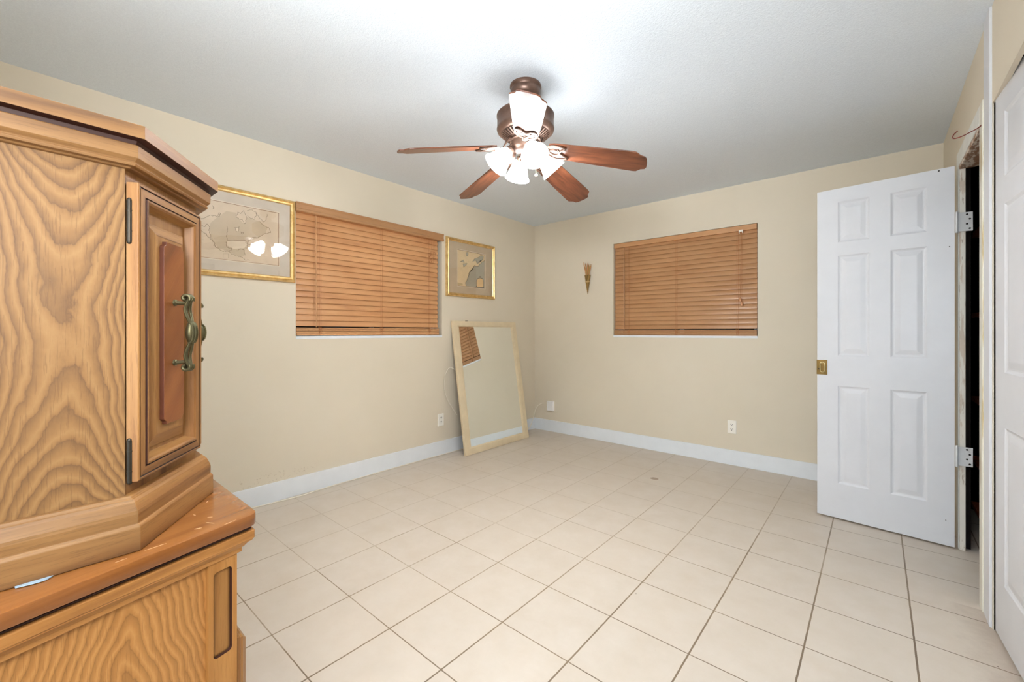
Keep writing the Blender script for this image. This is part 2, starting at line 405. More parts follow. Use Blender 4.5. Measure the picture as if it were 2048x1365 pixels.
# dark closet behind the right wall
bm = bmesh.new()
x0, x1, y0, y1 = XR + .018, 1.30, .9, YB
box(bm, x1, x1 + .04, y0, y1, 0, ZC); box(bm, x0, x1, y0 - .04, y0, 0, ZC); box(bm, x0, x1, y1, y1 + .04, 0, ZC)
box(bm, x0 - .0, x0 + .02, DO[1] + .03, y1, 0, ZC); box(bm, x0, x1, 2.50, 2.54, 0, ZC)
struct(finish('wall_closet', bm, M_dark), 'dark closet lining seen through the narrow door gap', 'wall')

# baseboards
bm = bmesh.new(); box(bm, XL, XL + .013, .30, YB, 0, .130); struct(finish('baseboard_left', bm, M_base, bev=.002), 'white baseboard under the wide blind', 'baseboard')
bm = bmesh.new(); box(bm, XL + .013, XR, YB - .013, YB, 0, .130); struct(finish('baseboard_back', bm, M_base, bev=.002), 'white baseboard along the far wall', 'baseboard')

# windows deep in their recesses
def window(n, M, u0, u1, z0, z1, label):
    """local: u along, d outwards, z"""
    bm = bmesh.new(); f = .045
    for a in ((u0, u1, z0, z0 + f), (u0, u1, z1 - f, z1), (u0, u0 + f, z0 + f, z1 - f), (u1 - f, u1, z0 + f, z1 - f), ((u0 + u1) / 2 - .02, (u0 + u1) / 2 + .02, z0 + f, z1 - f)):
        box(bm, a[0], a[1], .115, .15, a[2], a[3], M)
    o = struct(finish('window_%d' % n, bm, M_white, bev=.002), label, 'window')
    bm = bmesh.new(); box(bm, u0 + f, u1 - f, .128, .134, z0 + f, z1 - f, M); finish('pane', bm, M_glass_dark, o)
    bm = bmesh.new(); box(bm, u0, u1, -.003, .115, z0, z0 + .021, M); finish('sill', bm, M_base, o, bev=.001)
    return o
ML = frameM((XL, 0, 0), (0, 1, 0), (-1, 0, 0), (0, 0, 1)); MBk = frameM((0, YB, 0), (1, 0, 0), (0, 1, 0), (0, 0, 1))
window(1, ML, *LW, 'recessed window behind the wide wooden blind on the left wall')
window(2, MBk, *BW, 'recessed window behind the smaller wooden blind on the far wall')

# ---- closet doorway trim
bm = bmesh.new()
y0, y1 = DO[0], DO[1]; zt = DO[3]
# far casing, head casing, both projecting 10 mm, jamb boards inside the opening
box(bm, XR - .012, XR, y1, y1 + .060, 0, zt - .004, mi=0)
box(bm, XR - .012, XR, y0 + .006, y1 + .060, zt - .002, zt + .075, mi=0)
box(bm, XR - .008, XR + .015, y1 - .014, y1 + .002, 0, zt, mi=1)
box(bm, XR - .010, XR + .090, y0 + .006, y1 - .016, zt - .022, zt - .003, mi=2)
box(bm, XR - .012, XR + .02, y0 - .060, y0 + .004, 0, zt + .075, mi=4)
t1 = struct(finish('trim_1', bm, [M_cream, M_jamb, M_rotten, M_dark, M_worn], bev=.0025), 'chipped cream casing around the narrow closet doorway', 'door casing')
bm = bmesh.new(); box(bm, XR - .008, XR + .016, 2.486, 2.602, 0, ZC)
struct(finish('trim_2', bm, M_white, bev=.003), 'tall white trim strip from floor to ceiling at the right edge', 'trim')
bm = bmesh.new(); box(bm, XR + .004, XR + TH, CO[1], CO[1] + .004, 0, CO[3]); box(bm, XR + .03, XR + .10, 2.466, 2.482, 0, CO[3])  # near-black strips paint the shade in the gap beside the closet door
struct(finish('gap_shade', bm, M_dark), 'near-black strip painted as the shade between the white trim and the closet door', 'trim')

# ---- six-panel doors
def six_panel(bm, M, W, H, th, cols, rows, proud=.0):
    ss = sorted([0, W] + [c for cc in cols for c in cc]); zs = sorted([0, H] + [r for rr in rows for r in rr])
    for sgn, d0 in ((1, 0), (-1, th)):
        for i in range(len(ss) - 1):
            for j in range(len(zs) - 1):
                if any(c[0] == ss[i] for c in cols) and any(r[0] == zs[j] for r in rows): continue
                bm.faces.new([bm.verts.new(M @ V((a, d0, c))) for a, c in ((ss[i], zs[j]), (ss[i + 1], zs[j]), (ss[i + 1], zs[j + 1]), (ss[i], zs[j + 1]))])
        for c in cols:
            for r in rows:
                k = lambda i, d: (c[0] + i, c[1] - i, r[0] + i, r[1] - i, d0 + sgn * d)
                nest(bm, M, [k(0, 0), k(.006, .0035), k(.012, .0055), k(.018, .0055), k(.040, .0012), k(.044, .0008)])
    for a, c in (((0, 0), (W, 0)), ((W, 0), (W, H)), ((W, H), (0, H)), ((0, H), (0, 0))):
        bm.faces.new([bm.verts.new(M @ V(p)) for p in ((a[0], 0, a[1]), (c[0], 0, c[1]), (c[0], th, c[1]), (a[0], th, a[1]))])
    bmesh.ops.remove_doubles(bm, verts=bm.verts, dist=1e-5)
dA, dB = V((-.285, 3.309, 0)), V((.317, 3.254, 0))
ds = (dB - dA).normalized(); dn = V((-ds.y, ds.x, 0))
MD = frameM(dA + V((0, 0, .012)), ds, dn, (0, 0, 1))
DW = (dB - dA).length; DH = 2.036
bm = bmesh.new()
six_panel(bm, MD, DW, DH, .035, [(.105, .255), (.348, .500)], [(.215, .818), (1.004, 1.622), (1.703, 1.952)])
d1 = struct(finish('door_1', bm, M_white, bev=0), 'white six-panel door standing open against the far wall', 'door')
# latch plate with oval ring pull, wraps the door edge
bm = bmesh.new(); box(bm, -.002, .052, -.003, .001, .882, .974, MD); box(bm, -.003, .001, -.003, .03, .882, .974, MD)
hd = finish('latch_plate', bm, paint('dull_brass_plate', srgb(150, 122, 70), .35, .5, .15, metal=.8), d1, bev=.0008)
bm = bmesh.new()
sweep(bm, [MD @ V((.028 + .013 * math.cos(t), -.006, .928 + (.018 if math.sin(t) > 0 else -.018) + .013 * math.sin(t))) for t in [i * math.pi / 10 for i in range(20)]], .0032, 8, closed_path=True, up=dn)
finish('ring_pull', bm, paint('pale_brass_ring', srgb(226, 206, 150), .25, .6, .05, metal=.7), hd, smooth=True)
bm = bmesh.new(); sweep(bm, [MD @ V((.010, -.008, .917)), MD @ V((.010, -.001, .917))], .004, 10); finish('latch_knob', bm, M_hingeD, hd, smooth=True, auto=40)
for zc, nm in ((1.745, 'top'), (.502, 'low')):
    bm = bmesh.new()
    kx = V((.324, 3.249, 0))
    sweep(bm, [kx + V((0, 0, zc - .050)), kx + V((0, 0, zc + .050))], .0055, 10)
    for q in (-.052, .052): ball(bm, kx + V((0, 0, zc + q)), .006, 6)
    a, c = kx + V((.002, .006, 0)), V((.384, y1 - .016, 0))
    e = (c - a).normalized(); nn = V((e.y, -e.x, 0)); Mh = frameM(a + V((0, 0, zc)), e, nn, (0, 0, 1)); Lh = (c - a).length
    box(bm, 0, Lh, 0, .0025, -.050, .050, Mh)
    h = finish('hinge', bm, M_hinge, d1, bev=.0008)
    bm = bmesh.new()
    for q in range(4):
        lathe(bm, [(.0048, 0), (.0048, .0012)], 10, Mh @ Matrix.Translation((Lh * (.80 if q % 2 else .62), .0022, .038 - q * .025)) @ Matrix.Rotation(R(-90), 4, 'X'))
    finish('screw', bm, M_slot, h)
bm = bmesh.new()
for s_, z_, r_ in ((.585, 1.608, .0028), (.545, 2.025, .004), (.571, .135, .0022)):
    lathe(bm, [(r_, 0), (r_, .0008)], 10, MD @ Matrix.Translation((s_, -.0004, z_)) @ Matrix.Rotation(R(90), 4, 'X'))
finish('screw_hole', bm, M_slot, d1)

cA, cB = V((.3485, 2.455, 0)), V((.3685, 2.157, 0))
cs = (cB - cA).normalized(); cn = V((-cs.y, cs.x, 0)); MC = frameM(cA + V((0, 0, .012)), cs, cn, (0, 0, 1))
bm = bmesh.new()
six_panel(bm, MC, .76, 2.058, .035, [(.105, .330), (.430, .655)], [(.215, .800), (1.000, 1.620), (1.720, 1.960)])
struct(finish('door_2', bm, M_white), 'white panelled closet door slightly ajar at the right edge', 'door')

# brown shelves inside the dark closet, only their ends show through the gap
M_shelf = wood('closet_shelf_wood', (1, 0, 0), srgb(190, 100, 62), srgb(160, 80, 50), srgb(100, 48, 30), rough=.5)
for z0, z1, lb in ((1.66, 1.775, 'highest brown wooden shelf end in the dark closet gap'), (1.178, 1.277, 'brown wooden shelf end in the closet gap beside the door latch height'),
                   (.63, .76, 'brown wooden shelf end in the closet gap above the low hinge'), (.26, .385, 'brown wooden shelf end in the closet gap just below the low hinge'),
                   (.0, .10, 'brown wooden board lying at the bottom of the closet gap')):
    bm = bmesh.new(); zz = z1 - .025
    prism(bm, [(0, zz), (.30, zz), (.30, z1), (0, z1)], .452, 1.28, frameM((0, 3.60, 0), (0, 1, 0), (0, 0, 1), (1, 0, 0)))
    prism(bm, [(0, z0), (.02, z0), (.02, zz), (0, zz)], .452, 1.28, frameM((0, 3.60, 0), (0, 1, 0), (0, 0, 1), (1, 0, 0)))
    tag(finish('closet_shelf', bm, M_shelf, bev=.002), lb, 'shelf', 'shelves in the dark closet')

# bent red wire hook on the trim
bm = bmesh.new()
sweep(bm, curve_pts([(.350, 2.622, 2.060), (.334, 2.620, 2.028), (.321, 2.62, 2.016), (.300, 2.62, 2.006), (.279, 2.62, 1.997), (.262, 2.62, 1.993), (.252, 2.62, 1.994), (.249, 2.62, 2.002), (.254, 2.62, 2.013), (.264, 2.62, 2.023)], 6), .0022, 8)
tag(finish('wire_hook', bm, paint('red_coated_wire', srgb(120, 42, 26), .35, .5, .1), smooth=True), 'bent dark red wire hook sticking out above the closet doorway', 'hook')

# ------------------------------------------------------------------ blinds
def blind_wood(name, axis, tone=1.0):
    c = [tuple(x * tone for x in srgb(*q)[:3]) + (1,) for q in ((212, 160, 112), (204, 150, 102), (186, 130, 86))]
    return wood(name, axis, *c, rough=.36, fine=.25, streak=9, coat=.25)
def make_blind(M, u0, u1, ztop, zbot, axis, label, valance, wand_u, cords, lock_u, tone=1.0):
    """local axes u along, d out of the room (negative d = towards the room), z"""
    ms = blind_wood('blind_slat_wood', axis, tone); mr = blind_wood('blind_rail_wood', axis, tone * .97)
    mcord = paint('blind_cord', srgb(176, 112, 66), .6, .3, .05)
    root = thing('window_blind', label, 'blind', M @ V(((u0 + u1) / 2, .03, zbot)))
    dC = .030; pitch = .0432; zr = zbot + .016; nst = 5; zst = zr + nst * .0082 + .006
    # slats: curved, closed, lower edge towards the room
    bm = bmesh.new()
    z = zst + .030; zs = []
    while z < ztop - .030: zs.append(z); z += pitch
    def slat(bm, zc, ang, w=.0255, th=.0028, cv=.0028, uu0=u0 + .004, uu1=u1 - .004):
        pr = []
        for k in range(7):
            t = -1 + 2 * k / 6; cr = cv * (1 - t * t)
            pr.append((t * w, cr))
        prof = [(a, c + th / 2) for a, c in pr] + [(a, c - th / 2) for a, c in reversed(pr)]
        ca, sa = math.cos(ang), math.sin(ang)
        # a runs along slat width, c along its normal
        ring = lambda u: [M @ V((u, dC - (a * ca) - (c * sa), zc - a * sa + c * ca)) for a, c in prof]
        loops(bm, [ring(uu0), ring(uu1)])
    for zc in zs: slat(bm, zc, R(75 + random.uniform(-1.2, 1.2)))
    # the surplus slats lying flat on the bottom rail
    for k in range(nst): slat(bm, zr + .0046 + k * .0084, R(random.uniform(-2, 2)), th=.0066, cv=.001, uu0=u0 + .003, uu1=u1 - .003)
    finish('slats', bm, ms, root, smooth=True, auto=35)
    bm = bmesh.new(); box(bm, u0 + .003, u1 - .002, dC - .027, dC + .027, zbot + .001, zr, M); finish('bottom_rail', bm, mr, root, bev=.004, seg=3)
    # head rail
    bm = bmesh.new(); box(bm, u0 + .003, u1 - .003, .002, .055, ztop - .045, ztop, M); finish('head_rail', bm, mr if valance else blind_wood('blind_head_wood', axis, .92), root, bev=.001)
    if valance:
        bm = bmesh.new()
        pr = [(-.002, .000), (-.020, .000), (-.024, .006), (-.024, .016), (-.019, .024), (-.019, .050), (-.023, .058), (-.023, .066), (-.002, .066)]
        loops(bm, [[M @ V((u, d, valance[0] + z)) for d, z in pr] for u in (valance[1], valance[2])])
        finish('valance', bm, blind_wood('blind_valance_wood', axis, tone * .70), root, bev=.0015)
    # ladder cords, lift cords, knots at the rail
    for cu in cords:
        for du in (-.006, .006):
            bm = bmesh.new(); sweep(bm, [M @ V((cu + du, dC - .0265, ztop - .05)), M @ V((cu + du, dC - .0275, zst)), M @ V((cu + du, dC - .030, zst - .01)), M @ V((cu + du, dC - .030, zbot + .002))], .0009, 6)
            finish('ladder_cord', bm, mcord, root)
    for cu in cords:
        bm = bmesh.new()
        pts = [(cu + .020 * math.cos(t * 1.7) * (1 - t / 14), dC - .031 - .002 * math.sin(t * 2.3), zst - .012 + .014 * math.sin(t * 1.1) - .002 * t) for t in [i * .35 for i in range(30)]]
        sweep(bm, [M @ V(p) for p in pts], .0009, 6)
        finish('cord_tangle', bm, mcord, root, smooth=True)
    bm = bmesh.new(); sweep(bm, [M @ V((wand_u, dC - .034, ztop - .052)), M @ V((wand_u + .002, dC - .036, zst - .0))], .0042, 8); sweep(bm, [M @ V((wand_u, dC - .034, ztop - .052)), M @ V((wand_u, dC - .02, ztop - .043))], .002, 6)
    finish('tilt_wand', bm, mr, root, smooth=True, auto=40)
    return root, mr, mcord, dC, zst
bl1, mr, mcord, dC, zst = make_blind(ML, LW[0] + .004, LW[1] - .030, 2.070, 1.136, (0, 1, 0), 'wide brown wooden blind with moulded valance between the two framed maps', (2.024, 1.281, 2.632), 1.428, [1.462, 1.978, 2.478], None, 1.0)
# knotted lift cord high on the right of the wide blind
for k in range(3):
    bm = bmesh.new()
    pts = [(2.505 + .03 * math.cos(t + k) + .012 * math.sin(3 * t), dC - .032 - .003 * k, 1.885 - .030 * k + .026 * math.sin(t * 1.3 + k)) for t in [i * .3 for i in range(24)]]
    sweep(bm, [ML @ V(p) for p in pts], .0011, 6); finish('knotted_lift_cord', bm, mcord, bl1, smooth=True)
for u in (2.50, 2.525):
    bm = bmesh.new(); sweep(bm, [ML @ V((u, dC - .031, 2.02)), ML @ V((u + .003, dC - .032, 1.885))], .0010, 6); finish('lift_cord', bm, mcord, bl1)
bl2, mr, mcord, dC, zst = make_blind(MBk, BW[0] + .003, BW[1] - .003, 2.084, 1.122, (1, 0, 0), 'smaller brown wooden blind on the far wall beside the open door', None, -1.973, [-1.925, -1.440, -.915], -.891, .78)
for k, (u, zt_) in enumerate(((-.893, 1.432), (-.880, 1.395))):
    bm = bmesh.new(); sweep(bm, [MBk @ V((-.886 + .006 * k, dC - .030, 2.04)), MBk @ V((u, dC - .034, zt_ + .03))], .0012, 6)
    lc = finish('lift_cord', bm, mcord, bl2)
    bm = bmesh.new(); lathe(bm, [(.003, .018), (.007, .012), (.0105, -.010), (.010, -.018), (.004, -.019)], 14, MBk @ Matrix.Translation((u, dC - .036, zt_ + .012))); finish('tassel', bm, paint('tassel_wood', srgb(206, 150, 108), .4, .5, .05), lc, smooth=True, auto=50)
bm = bmesh.new(); box(bm, -.905, -.872, -.004, .006, 2.030, 2.046, MBk); box(bm, -.905, -.898, -.004, .006, 2.018, 2.03, MBk); box(bm, -.879, -.872, -.004, .006, 2.018, 2.03, MBk)
finish('cord_lock', bm, paint('white_plastic', srgb(236, 230, 218), .35, .5, .02), bl2, bev=.001)

# ------------------------------------------------------------------ framed maps
def gold():
    m, nt, b = mat('gold_frame'); p = pos(nt)
    c = ramp(nt, noise(nt, p, 30, 4), [(.3, srgb(206, 168, 104)), (.7, srgb(238, 208, 150))])
    L(nt, c, b.inputs['Base Color']); b.inputs['Metallic'].default_value = .75; b.inputs['Roughness'].default_value = .33
    return m
M_gold = gold()
M_goldD = paint('gold_frame_back_edge', srgb(120, 86, 40), .5, .5, .1)
M_clear, nt, b = mat('picture_glass')
nt.nodes.remove(b); out = nt.nodes['Material Output']
gl = nt.nodes.new('ShaderNodeBsdfGlossy'); gl.inputs['Roughness'].default_value = .015
tr = nt.nodes.new('ShaderNodeBsdfTransparent'); fr = nt.nodes.new('ShaderNodeFresnel'); fr.inputs[0].default_value = 1.52
mx = nt.nodes.new('ShaderNodeMixShader'); gm = nt.nodes.new('ShaderNodeNewGeometry'); L(nt, math_n(nt, 'MULTIPLY', math_n(nt, 'MULTIPLY', fr.outputs[0], 1.8), math_n(nt, 'SUBTRACT', 1., gm.outputs['Backfacing'])), mx.inputs[0]); L(nt, tr.outputs[0], mx.inputs[1]); L(nt, gl.outputs[0], mx.inputs[2]); L(nt, mx.outputs[0], out.inputs[0])
def flatpoly(bm, pts, x, mi):
    f = bm.faces.new([bm.verts.new((x, y, z)) for y, z in pts]); f.material_index = mi
    bmesh.ops.triangulate(bm, faces=[f])
def ribbon(bm, pts, x, w, mi):
    pts = [V((y, z)) for y, z in pts]
    for a, c in zip(pts, pts[1:]):
        d = c - a
        if d.length < 1e-6: continue
        d.normalize(); n = V((-d.y, d.x)) * w / 2; a2, c2 = a - d * w * .3, c + d * w * .3
        f = bm.faces.new([bm.verts.new((x, q.x, q.y)) for q in (a2 - n, c2 - n, c2 + n, a2 + n)]); f.material_index = mi
def wiggle(pts, amp=.004, n=4):
    out = []
    for (a, b_), (c, d) in zip(pts, pts[1:]):
        for k in range(n):
            t = k / n; out.append((a + (c - a) * t + (random.uniform(-amp, amp) if k else 0), b_ + (d - b_) * t + (random.uniform(-amp, amp) if k else 0)))
    return out + [pts[-1]]
def paper(name, col):
    return paint(name, col, .7, .2, .04)
def framed(label, y0, y1, z0, z1, fw, mat_in, mat_col, draw, mats, inner_line):
    root = thing('framed_map', label, 'picture', (XL, (y0 + y1) / 2, z0))
    bm = bmesh.new()
    M = frameM((XL, 0, 0), (0, 1, 0), (1, 0, 0), (0, 0, 1))
    r = lambda i, d: (y0 + i, y1 - i, z0 + i, z1 - i, d)
    nest(bm, M, [r(0, .001), r(0, .016), r(.004, .022), r(fw * .35, .024), r(fw * .5, .018), r(fw * .62, .022), r(fw * .85, .020), r(fw, .014), r(fw, .006)], cap=False)
    fr_ = finish('frame', bm, M_gold, root)
    bm = bmesh.new(); my0, my1, mz0, mz1 = mat_in
    M2 = M
    nest(bm, M2, [(y0 + fw, y1 - fw, z0 + fw, z1 - fw, .010), (my0 - .008, my1 + .008, mz0 - .008, mz1 + .008, .010)], cap=False)
    nest(bm, M2, [(my0 - .008, my1 + .008, mz0 - .008, mz1 + .008, .010), (my0 - .003, my1 + .003, mz0 - .003, mz1 + .003, .009), (my0 - .003, my1 + .003, mz0 - .003, mz1 + .003, .008)], cap=False, mi=1)
    nest(bm, M2, [(my0 - .003, my1 + .003, mz0 - .003, mz1 + .003, .008), (my0, my1, mz0, mz1, .0065)], cap=False, mi=2)
    finish('mat_board', bm, [mat_col, paper('mat_bevel', srgb(232, 218, 196)), inner_line], root)
    bm = bmesh.new(); x = XL + .006
    flatpoly(bm, [(my0, mz0), (my1, mz0), (my1, mz1), (my0, mz1)], x, 0)
    draw(bm, x)
    finish('map_print', bm, mats, root)
    bm = bmesh.new(); box(bm, XL + .0125, XL + .0140, y0 + fw - .002, y1 - fw + .002, z0 + fw - .002, z1 - fw + .002); finish('glass', bm, M_clear, root)
    return root
A1 = {'coast': [(.7, 1.84), (.7419, 1.8082), (.7569, 1.829), (.7682, 1.8131), (.7644, 1.7898), (.7758, 1.7647), (.7815, 1.7385), (.7949, 1.7179), (.7911, 1.6991), (.8143, 1.6889), (.8418, 1.67), (.8657, 1.6758), (.8818, 1.6664), (.9021, 1.6599), (.9227, 1.6533), (.9477, 1.6496), (.9603, 1.6346), (.9901, 1.6337)],
      'c2': [(.7, 1.80), (.7419, 1.7722), (.7569, 1.7569), (.7758, 1.7375), (.7873, 1.7212)], 'isl': [(.7834, 1.9477), (.7949, 1.9367), (.7873, 1.9259)],
      'ala': [(.72, 1.85), (.7531, 1.8688), (.7758, 1.8871), (.8065, 1.8844), (.8201, 1.9125), (.8299, 1.9031), (.8104, 1.8806)],
      'hud': [(.9227, 1.9368), (.9144, 1.902), (.9268, 1.8951), (.9477, 1.8946), (.9603, 1.8685), (.9688, 1.8845), (.973, 1.9141), (.9645, 1.9315), (.9561, 1.9535), (.9393, 1.9309), (.9227, 1.9368)],
      'baf': [(.9773, 1.9582), (.9987, 1.9677), (1.0248, 1.9637), (1.0292, 1.9354), (1.0161, 1.9084), (.9944, 1.9137), (.9773, 1.9246)],
      'gre': [(1.0292, 1.9597), (1.0468, 1.9293), (1.0691, 1.9044), (1.0871, 1.9129), (1.0962, 1.9593)],
      'lab': [(1.0513, 1.9009), (1.0781, 1.8766), (1.1053, 1.8719), (1.119, 1.8396), (1.0871, 1.8289), (1.0646, 1.8102), (1.0424, 1.7917), (1.0074, 1.7858), (.9816, 1.7574), (.973, 1.7416)],
      'lak': [(.9062, 1.8345), (.931, 1.8439), (.9227, 1.8092), (.9103, 1.8164), (.9062, 1.8345)], 'lak2': [(.9393, 1.8122), (.9561, 1.8105), (.9477, 1.7995), (.9393, 1.8122)],
      'bor': [(.8616, 1.8354), (.8657, 1.799), (.8577, 1.7697), (.8657, 1.7432), (.9645, 1.7594), (.9773, 1.7423), (.973, 1.7081)],
      'gul': [(.8616, 1.7332), (.8577, 1.714), (.8737, 1.6932), (.8899, 1.7003), (.8858, 1.681), (.8657, 1.6781)], 'cub': [(.9773, 1.7375), (1.0074, 1.7374), (1.0161, 1.7097)],
      'sou': [(.9144, 1.6852), (.9393, 1.7031), (.9561, 1.7008), (.9645, 1.6638)]}
def draw1(bm, x):
    land = [(.7682, 1.8131), (.7815, 1.7385), (.8143, 1.6889), (.8657, 1.6758), (.9227, 1.6533), (.9603, 1.66), (.9645, 1.70), (.9816, 1.7574), (1.0424, 1.7917), (1.0871, 1.8289), (1.10, 1.8719), (1.0513, 1.9009), (1.0161, 1.9084), (.973, 1.9141), (.9603, 1.8685), (.9268, 1.8951), (.9144, 1.93), (.86, 1.93), (.8104, 1.8806), (.7758, 1.84)]
    flatpoly(bm, land, x + .0002, 1)
    flatpoly(bm, [(.8657, 1.7432), (.9645, 1.7594), (.9773, 1.7423), (.96, 1.71), (.90, 1.695), (.8577, 1.714)], x + .0004, 2)
    flatpoly(bm, A1['hud'][:-1], x + .0003, 0); flatpoly(bm, A1['lak'][:-1], x + .0004, 2)
    for k, p in A1.items(): ribbon(bm, wiggle(p), x + .0006, .0022, 3)
    ribbon(bm, [(.8418, 1.6561), (.8697, 1.6601), (.8697, 1.6321), (.8418, 1.6284), (.8418, 1.6561)], x + .0006, .0015, 4)
    for k in range(14): ribbon(bm, [(.64, 1.69 + .02 * k), (.64 + .12 - .006 * abs(k - 5), 1.69 + .02 * k)], x + .0003, .0008, 4)
framed('wide gilt-framed antique map reflecting the lamp, behind the armoire', .36, 1.277, 1.512, 2.085, .036, (.47, 1.168, 1.622, 1.980), paper('grey_mat_board', srgb(210, 197, 180)), draw1,
       [paper('map_paper_tan', srgb(222, 202, 176)), paper('map_land_tan', srgb(206, 186, 158)), paper('map_land_pale', srgb(228, 212, 188)), paper('map_coast_ink', srgb(140, 118, 92)), paper('map_faint_ink', srgb(186, 164, 138))], paper('mat_inner_line', srgb(158, 120, 92)))
B1 = {'ocean': [(3.1941, 1.914), (3.1491, 1.8853), (3.1168, 1.8585), (3.1007, 1.8395), (3.0532, 1.8452), (3.0298, 1.8144), (3.0142, 1.7902), (2.9757, 1.7692), (2.9681, 1.7351), (2.9453, 1.683), (2.9227, 1.6589), (2.9302, 1.6264), (3.069, 1.6238), (3.1941, 1.6223)],
      'l1': [(2.8487, 1.8589), (2.8929, 1.8836), (2.9115, 1.8613)], 'l2': [(2.8854, 1.8416), (2.9453, 1.8545), (2.9378, 1.8425), (2.9003, 1.8105)],
      'gulf': [(3.022, 1.8807), (3.0532, 1.9185), (3.1168, 1.9383), (3.1329, 1.9576), (3.1817, 1.9614), (3.1735, 1.9229), (3.1329, 1.9062), (3.1168, 1.8813), (3.0848, 1.8717), (3.069, 1.898)],
      'jb': [(2.9302, 1.9602), (2.9605, 1.9673), (2.9567, 1.9279), (2.9378, 1.9309)], 'cart': [(3.0769, 1.6273), (3.0769, 1.6895), (3.0928, 1.7137), (3.1288, 1.7257), (3.1654, 1.7207), (3.1801, 1.6933), (3.1801, 1.6299)]}
def draw2(bm, x):
    for k in ('ocean', 'l1', 'l2', 'gulf', 'jb'): flatpoly(bm, B1[k], x + .0002, 1)
    for k in ('l1', 'l2', 'jb'): ribbon(bm, wiggle(B1[k] + B1[k][:1], .003), x + .0005, .0026, 3)
    ribbon(bm, wiggle(B1['ocean'][:12], .005), x + .0005, .0040, 3); ribbon(bm, wiggle(B1['gulf'], .004), x + .0005, .0030, 3)
    for _ in range(26):
        a = V((random.uniform(2.82, 3.0), random.uniform(1.64, 1.95))); d = V((random.uniform(-.03, .03), random.uniform(-.03, .03)))
        ribbon(bm, wiggle([tuple(a), tuple(a + d)], .006, 3), x + .0004, .0012, 4)
    flatpoly(bm, B1['cart'], x + .0006, 2); ribbon(bm, B1['cart'] + B1['cart'][:1], x + .0008, .0050, 5)
    for cy, cz in ((3.0769, 1.633), (3.1801, 1.634), (3.1288, 1.738)): flatpoly(bm, [(cy + .006 * math.cos(t), cz + .006 * math.sin(t)) for t in [i * 1.05 for i in range(6)]], x + .0009, 5)
    flatpoly(bm, [(2.815, 1.628), (2.885, 1.628), (2.885, 1.645), (2.815, 1.652)], x + .0004, 4)
framed('smaller gilt-framed map with grey sea hanging near the corner', 2.668, 3.345, 1.512, 2.082, .034, (2.815, 3.198, 1.622, 1.974), paper('taupe_mat_board', srgb(196, 176, 148)), draw2,
       [paper('map_paper_cream', srgb(226, 202, 160)), paper('map_sea_grey', srgb(178, 170, 150)), paper('map_cartouche', srgb(232, 196, 140)), paper('map_ink', srgb(110, 100, 78)), paper('map_faint_lines', srgb(196, 172, 132)), paper('map_black_ink', srgb(58, 40, 34))], paper('red_brown_fillet', srgb(120, 66, 46)))

# ------------------------------------------------------------------ leaning mirror
mo = V((-2.900, 2.717, .002)); e1 = V((0, 1, 0)); e2 = V((-.1632, .010, .9866)); e2 = (e2 - e1 * e2.dot(e1) + e1 * .012).normalized(); mn = e1.cross(e2).normalized()
MM = frameM(mo, e1, mn * -1, e2)      # local: a along, depth behind the face, b up
mirror = thing('leaning_mirror', 'cream framed rectangular mirror on the floor leaning in the corner', 'mirror', (-3.0, 3.19, 0))
MW, MH = .945, 1.287
M_mframe = paint('cream_mirror_frame', srgb(226, 208, 174), .45, .4, .04, bmp=.05)
bm = bmesh.new()
lp = lambda i0, i1, j0, j1, d: (i0, MW - i1, j0, MH - j1, d)
nest(bm, MM, [lp(.0, .0, .0, .0, .024), lp(.0, .0, .0, .0, .002), lp(.002, .002, .002, .002, .0), lp(.060, .058, .060, .046, .0), lp(.062, .060, .062, .048, .004), lp(.084, .078, .068, .055, .008), lp(.086, .080, .070, .057, .013)], cap=False)
finish('frame', bm, M_mframe, mirror)
for a0, a1 in ((.0, .075), (MW - .075, MW)):
    for b0, b1 in ((.0, .055), (MH - .045, MH)):
        bm = bmesh.new(); box(bm, a0, a1, -.0015, .0, b0, b1, MM); finish('corner_block', bm, M_mframe, mirror, bev=.001)
bm = bmesh.new(); box(bm, .01, MW - .01, .0235, .025, .01, MH - .01, MM); finish('backing_board', bm, paint('brown_hardboard', srgb(96, 74, 52), .7, .2, .1), mirror)
m_, nt, b = mat('mirror_glass'); b.inputs['Metallic'].default_value = 1; b.inputs['Roughness'].default_value = .012; b.inputs['Base Color'].default_value = (.86, .88, .85, 1)
bm = bmesh.new(); box(bm, .08, MW - .074, .012, .016, .062, MH - .05, MM); finish('mirror_glass', bm, m_, mirror)
bm = bmesh.new(); box(bm, .18, .205, -.001, .012, MH, MH + .004, MM); finish('hanger_bracket', bm, M_slot, mirror)

# ------------------------------------------------------------------ outlets, jack box, cables
def outlet(M, label):
    """local: u along, d out into the room, z; centred"""
    root = thing('wall_outlet', label, 'outlet', M @ V((0, 0, -.058)))
    bm = bmesh.new()
    k = lambda i, d: (-.0355 + i, .0355 - i, -.058 + i, .058 - i, d)
    nest(bm, M, [k(0, 0), k(0, .003), k(.004, .0065), k(.006, .0068)])
    finish('cover_plate', bm, M_outlet, root)
    for zc in (.020, -.020):
        bm = bmesh.new()
        oct_ = [(.0165 * math.cos(a) * 1.0, max(-.0135, min(.0135, .0165 * math.sin(a)))) for a in [i * math.pi / 12 for i in range(24)]]
        loops(bm, [[M @ V((x, d, zc + z)) for x, z in oct_] for d in (.006, .0085)])
        f = finish('receptacle', bm, M_outlet, root)
        bm = bmesh.new()
        for u in (-.0065, .0065): box(bm, u - .0018, u + .0018, .0080, .0090, zc - .0005, zc + .0090, M)
        lathe(bm, [(.0036, 0), (.0036, .001)], 12, M @ Matrix.Translation((0, .008, zc - .007)) @ Matrix.Rotation(R(-90), 4, 'X'))
        finish('slot', bm, M_slot, f)
    return root
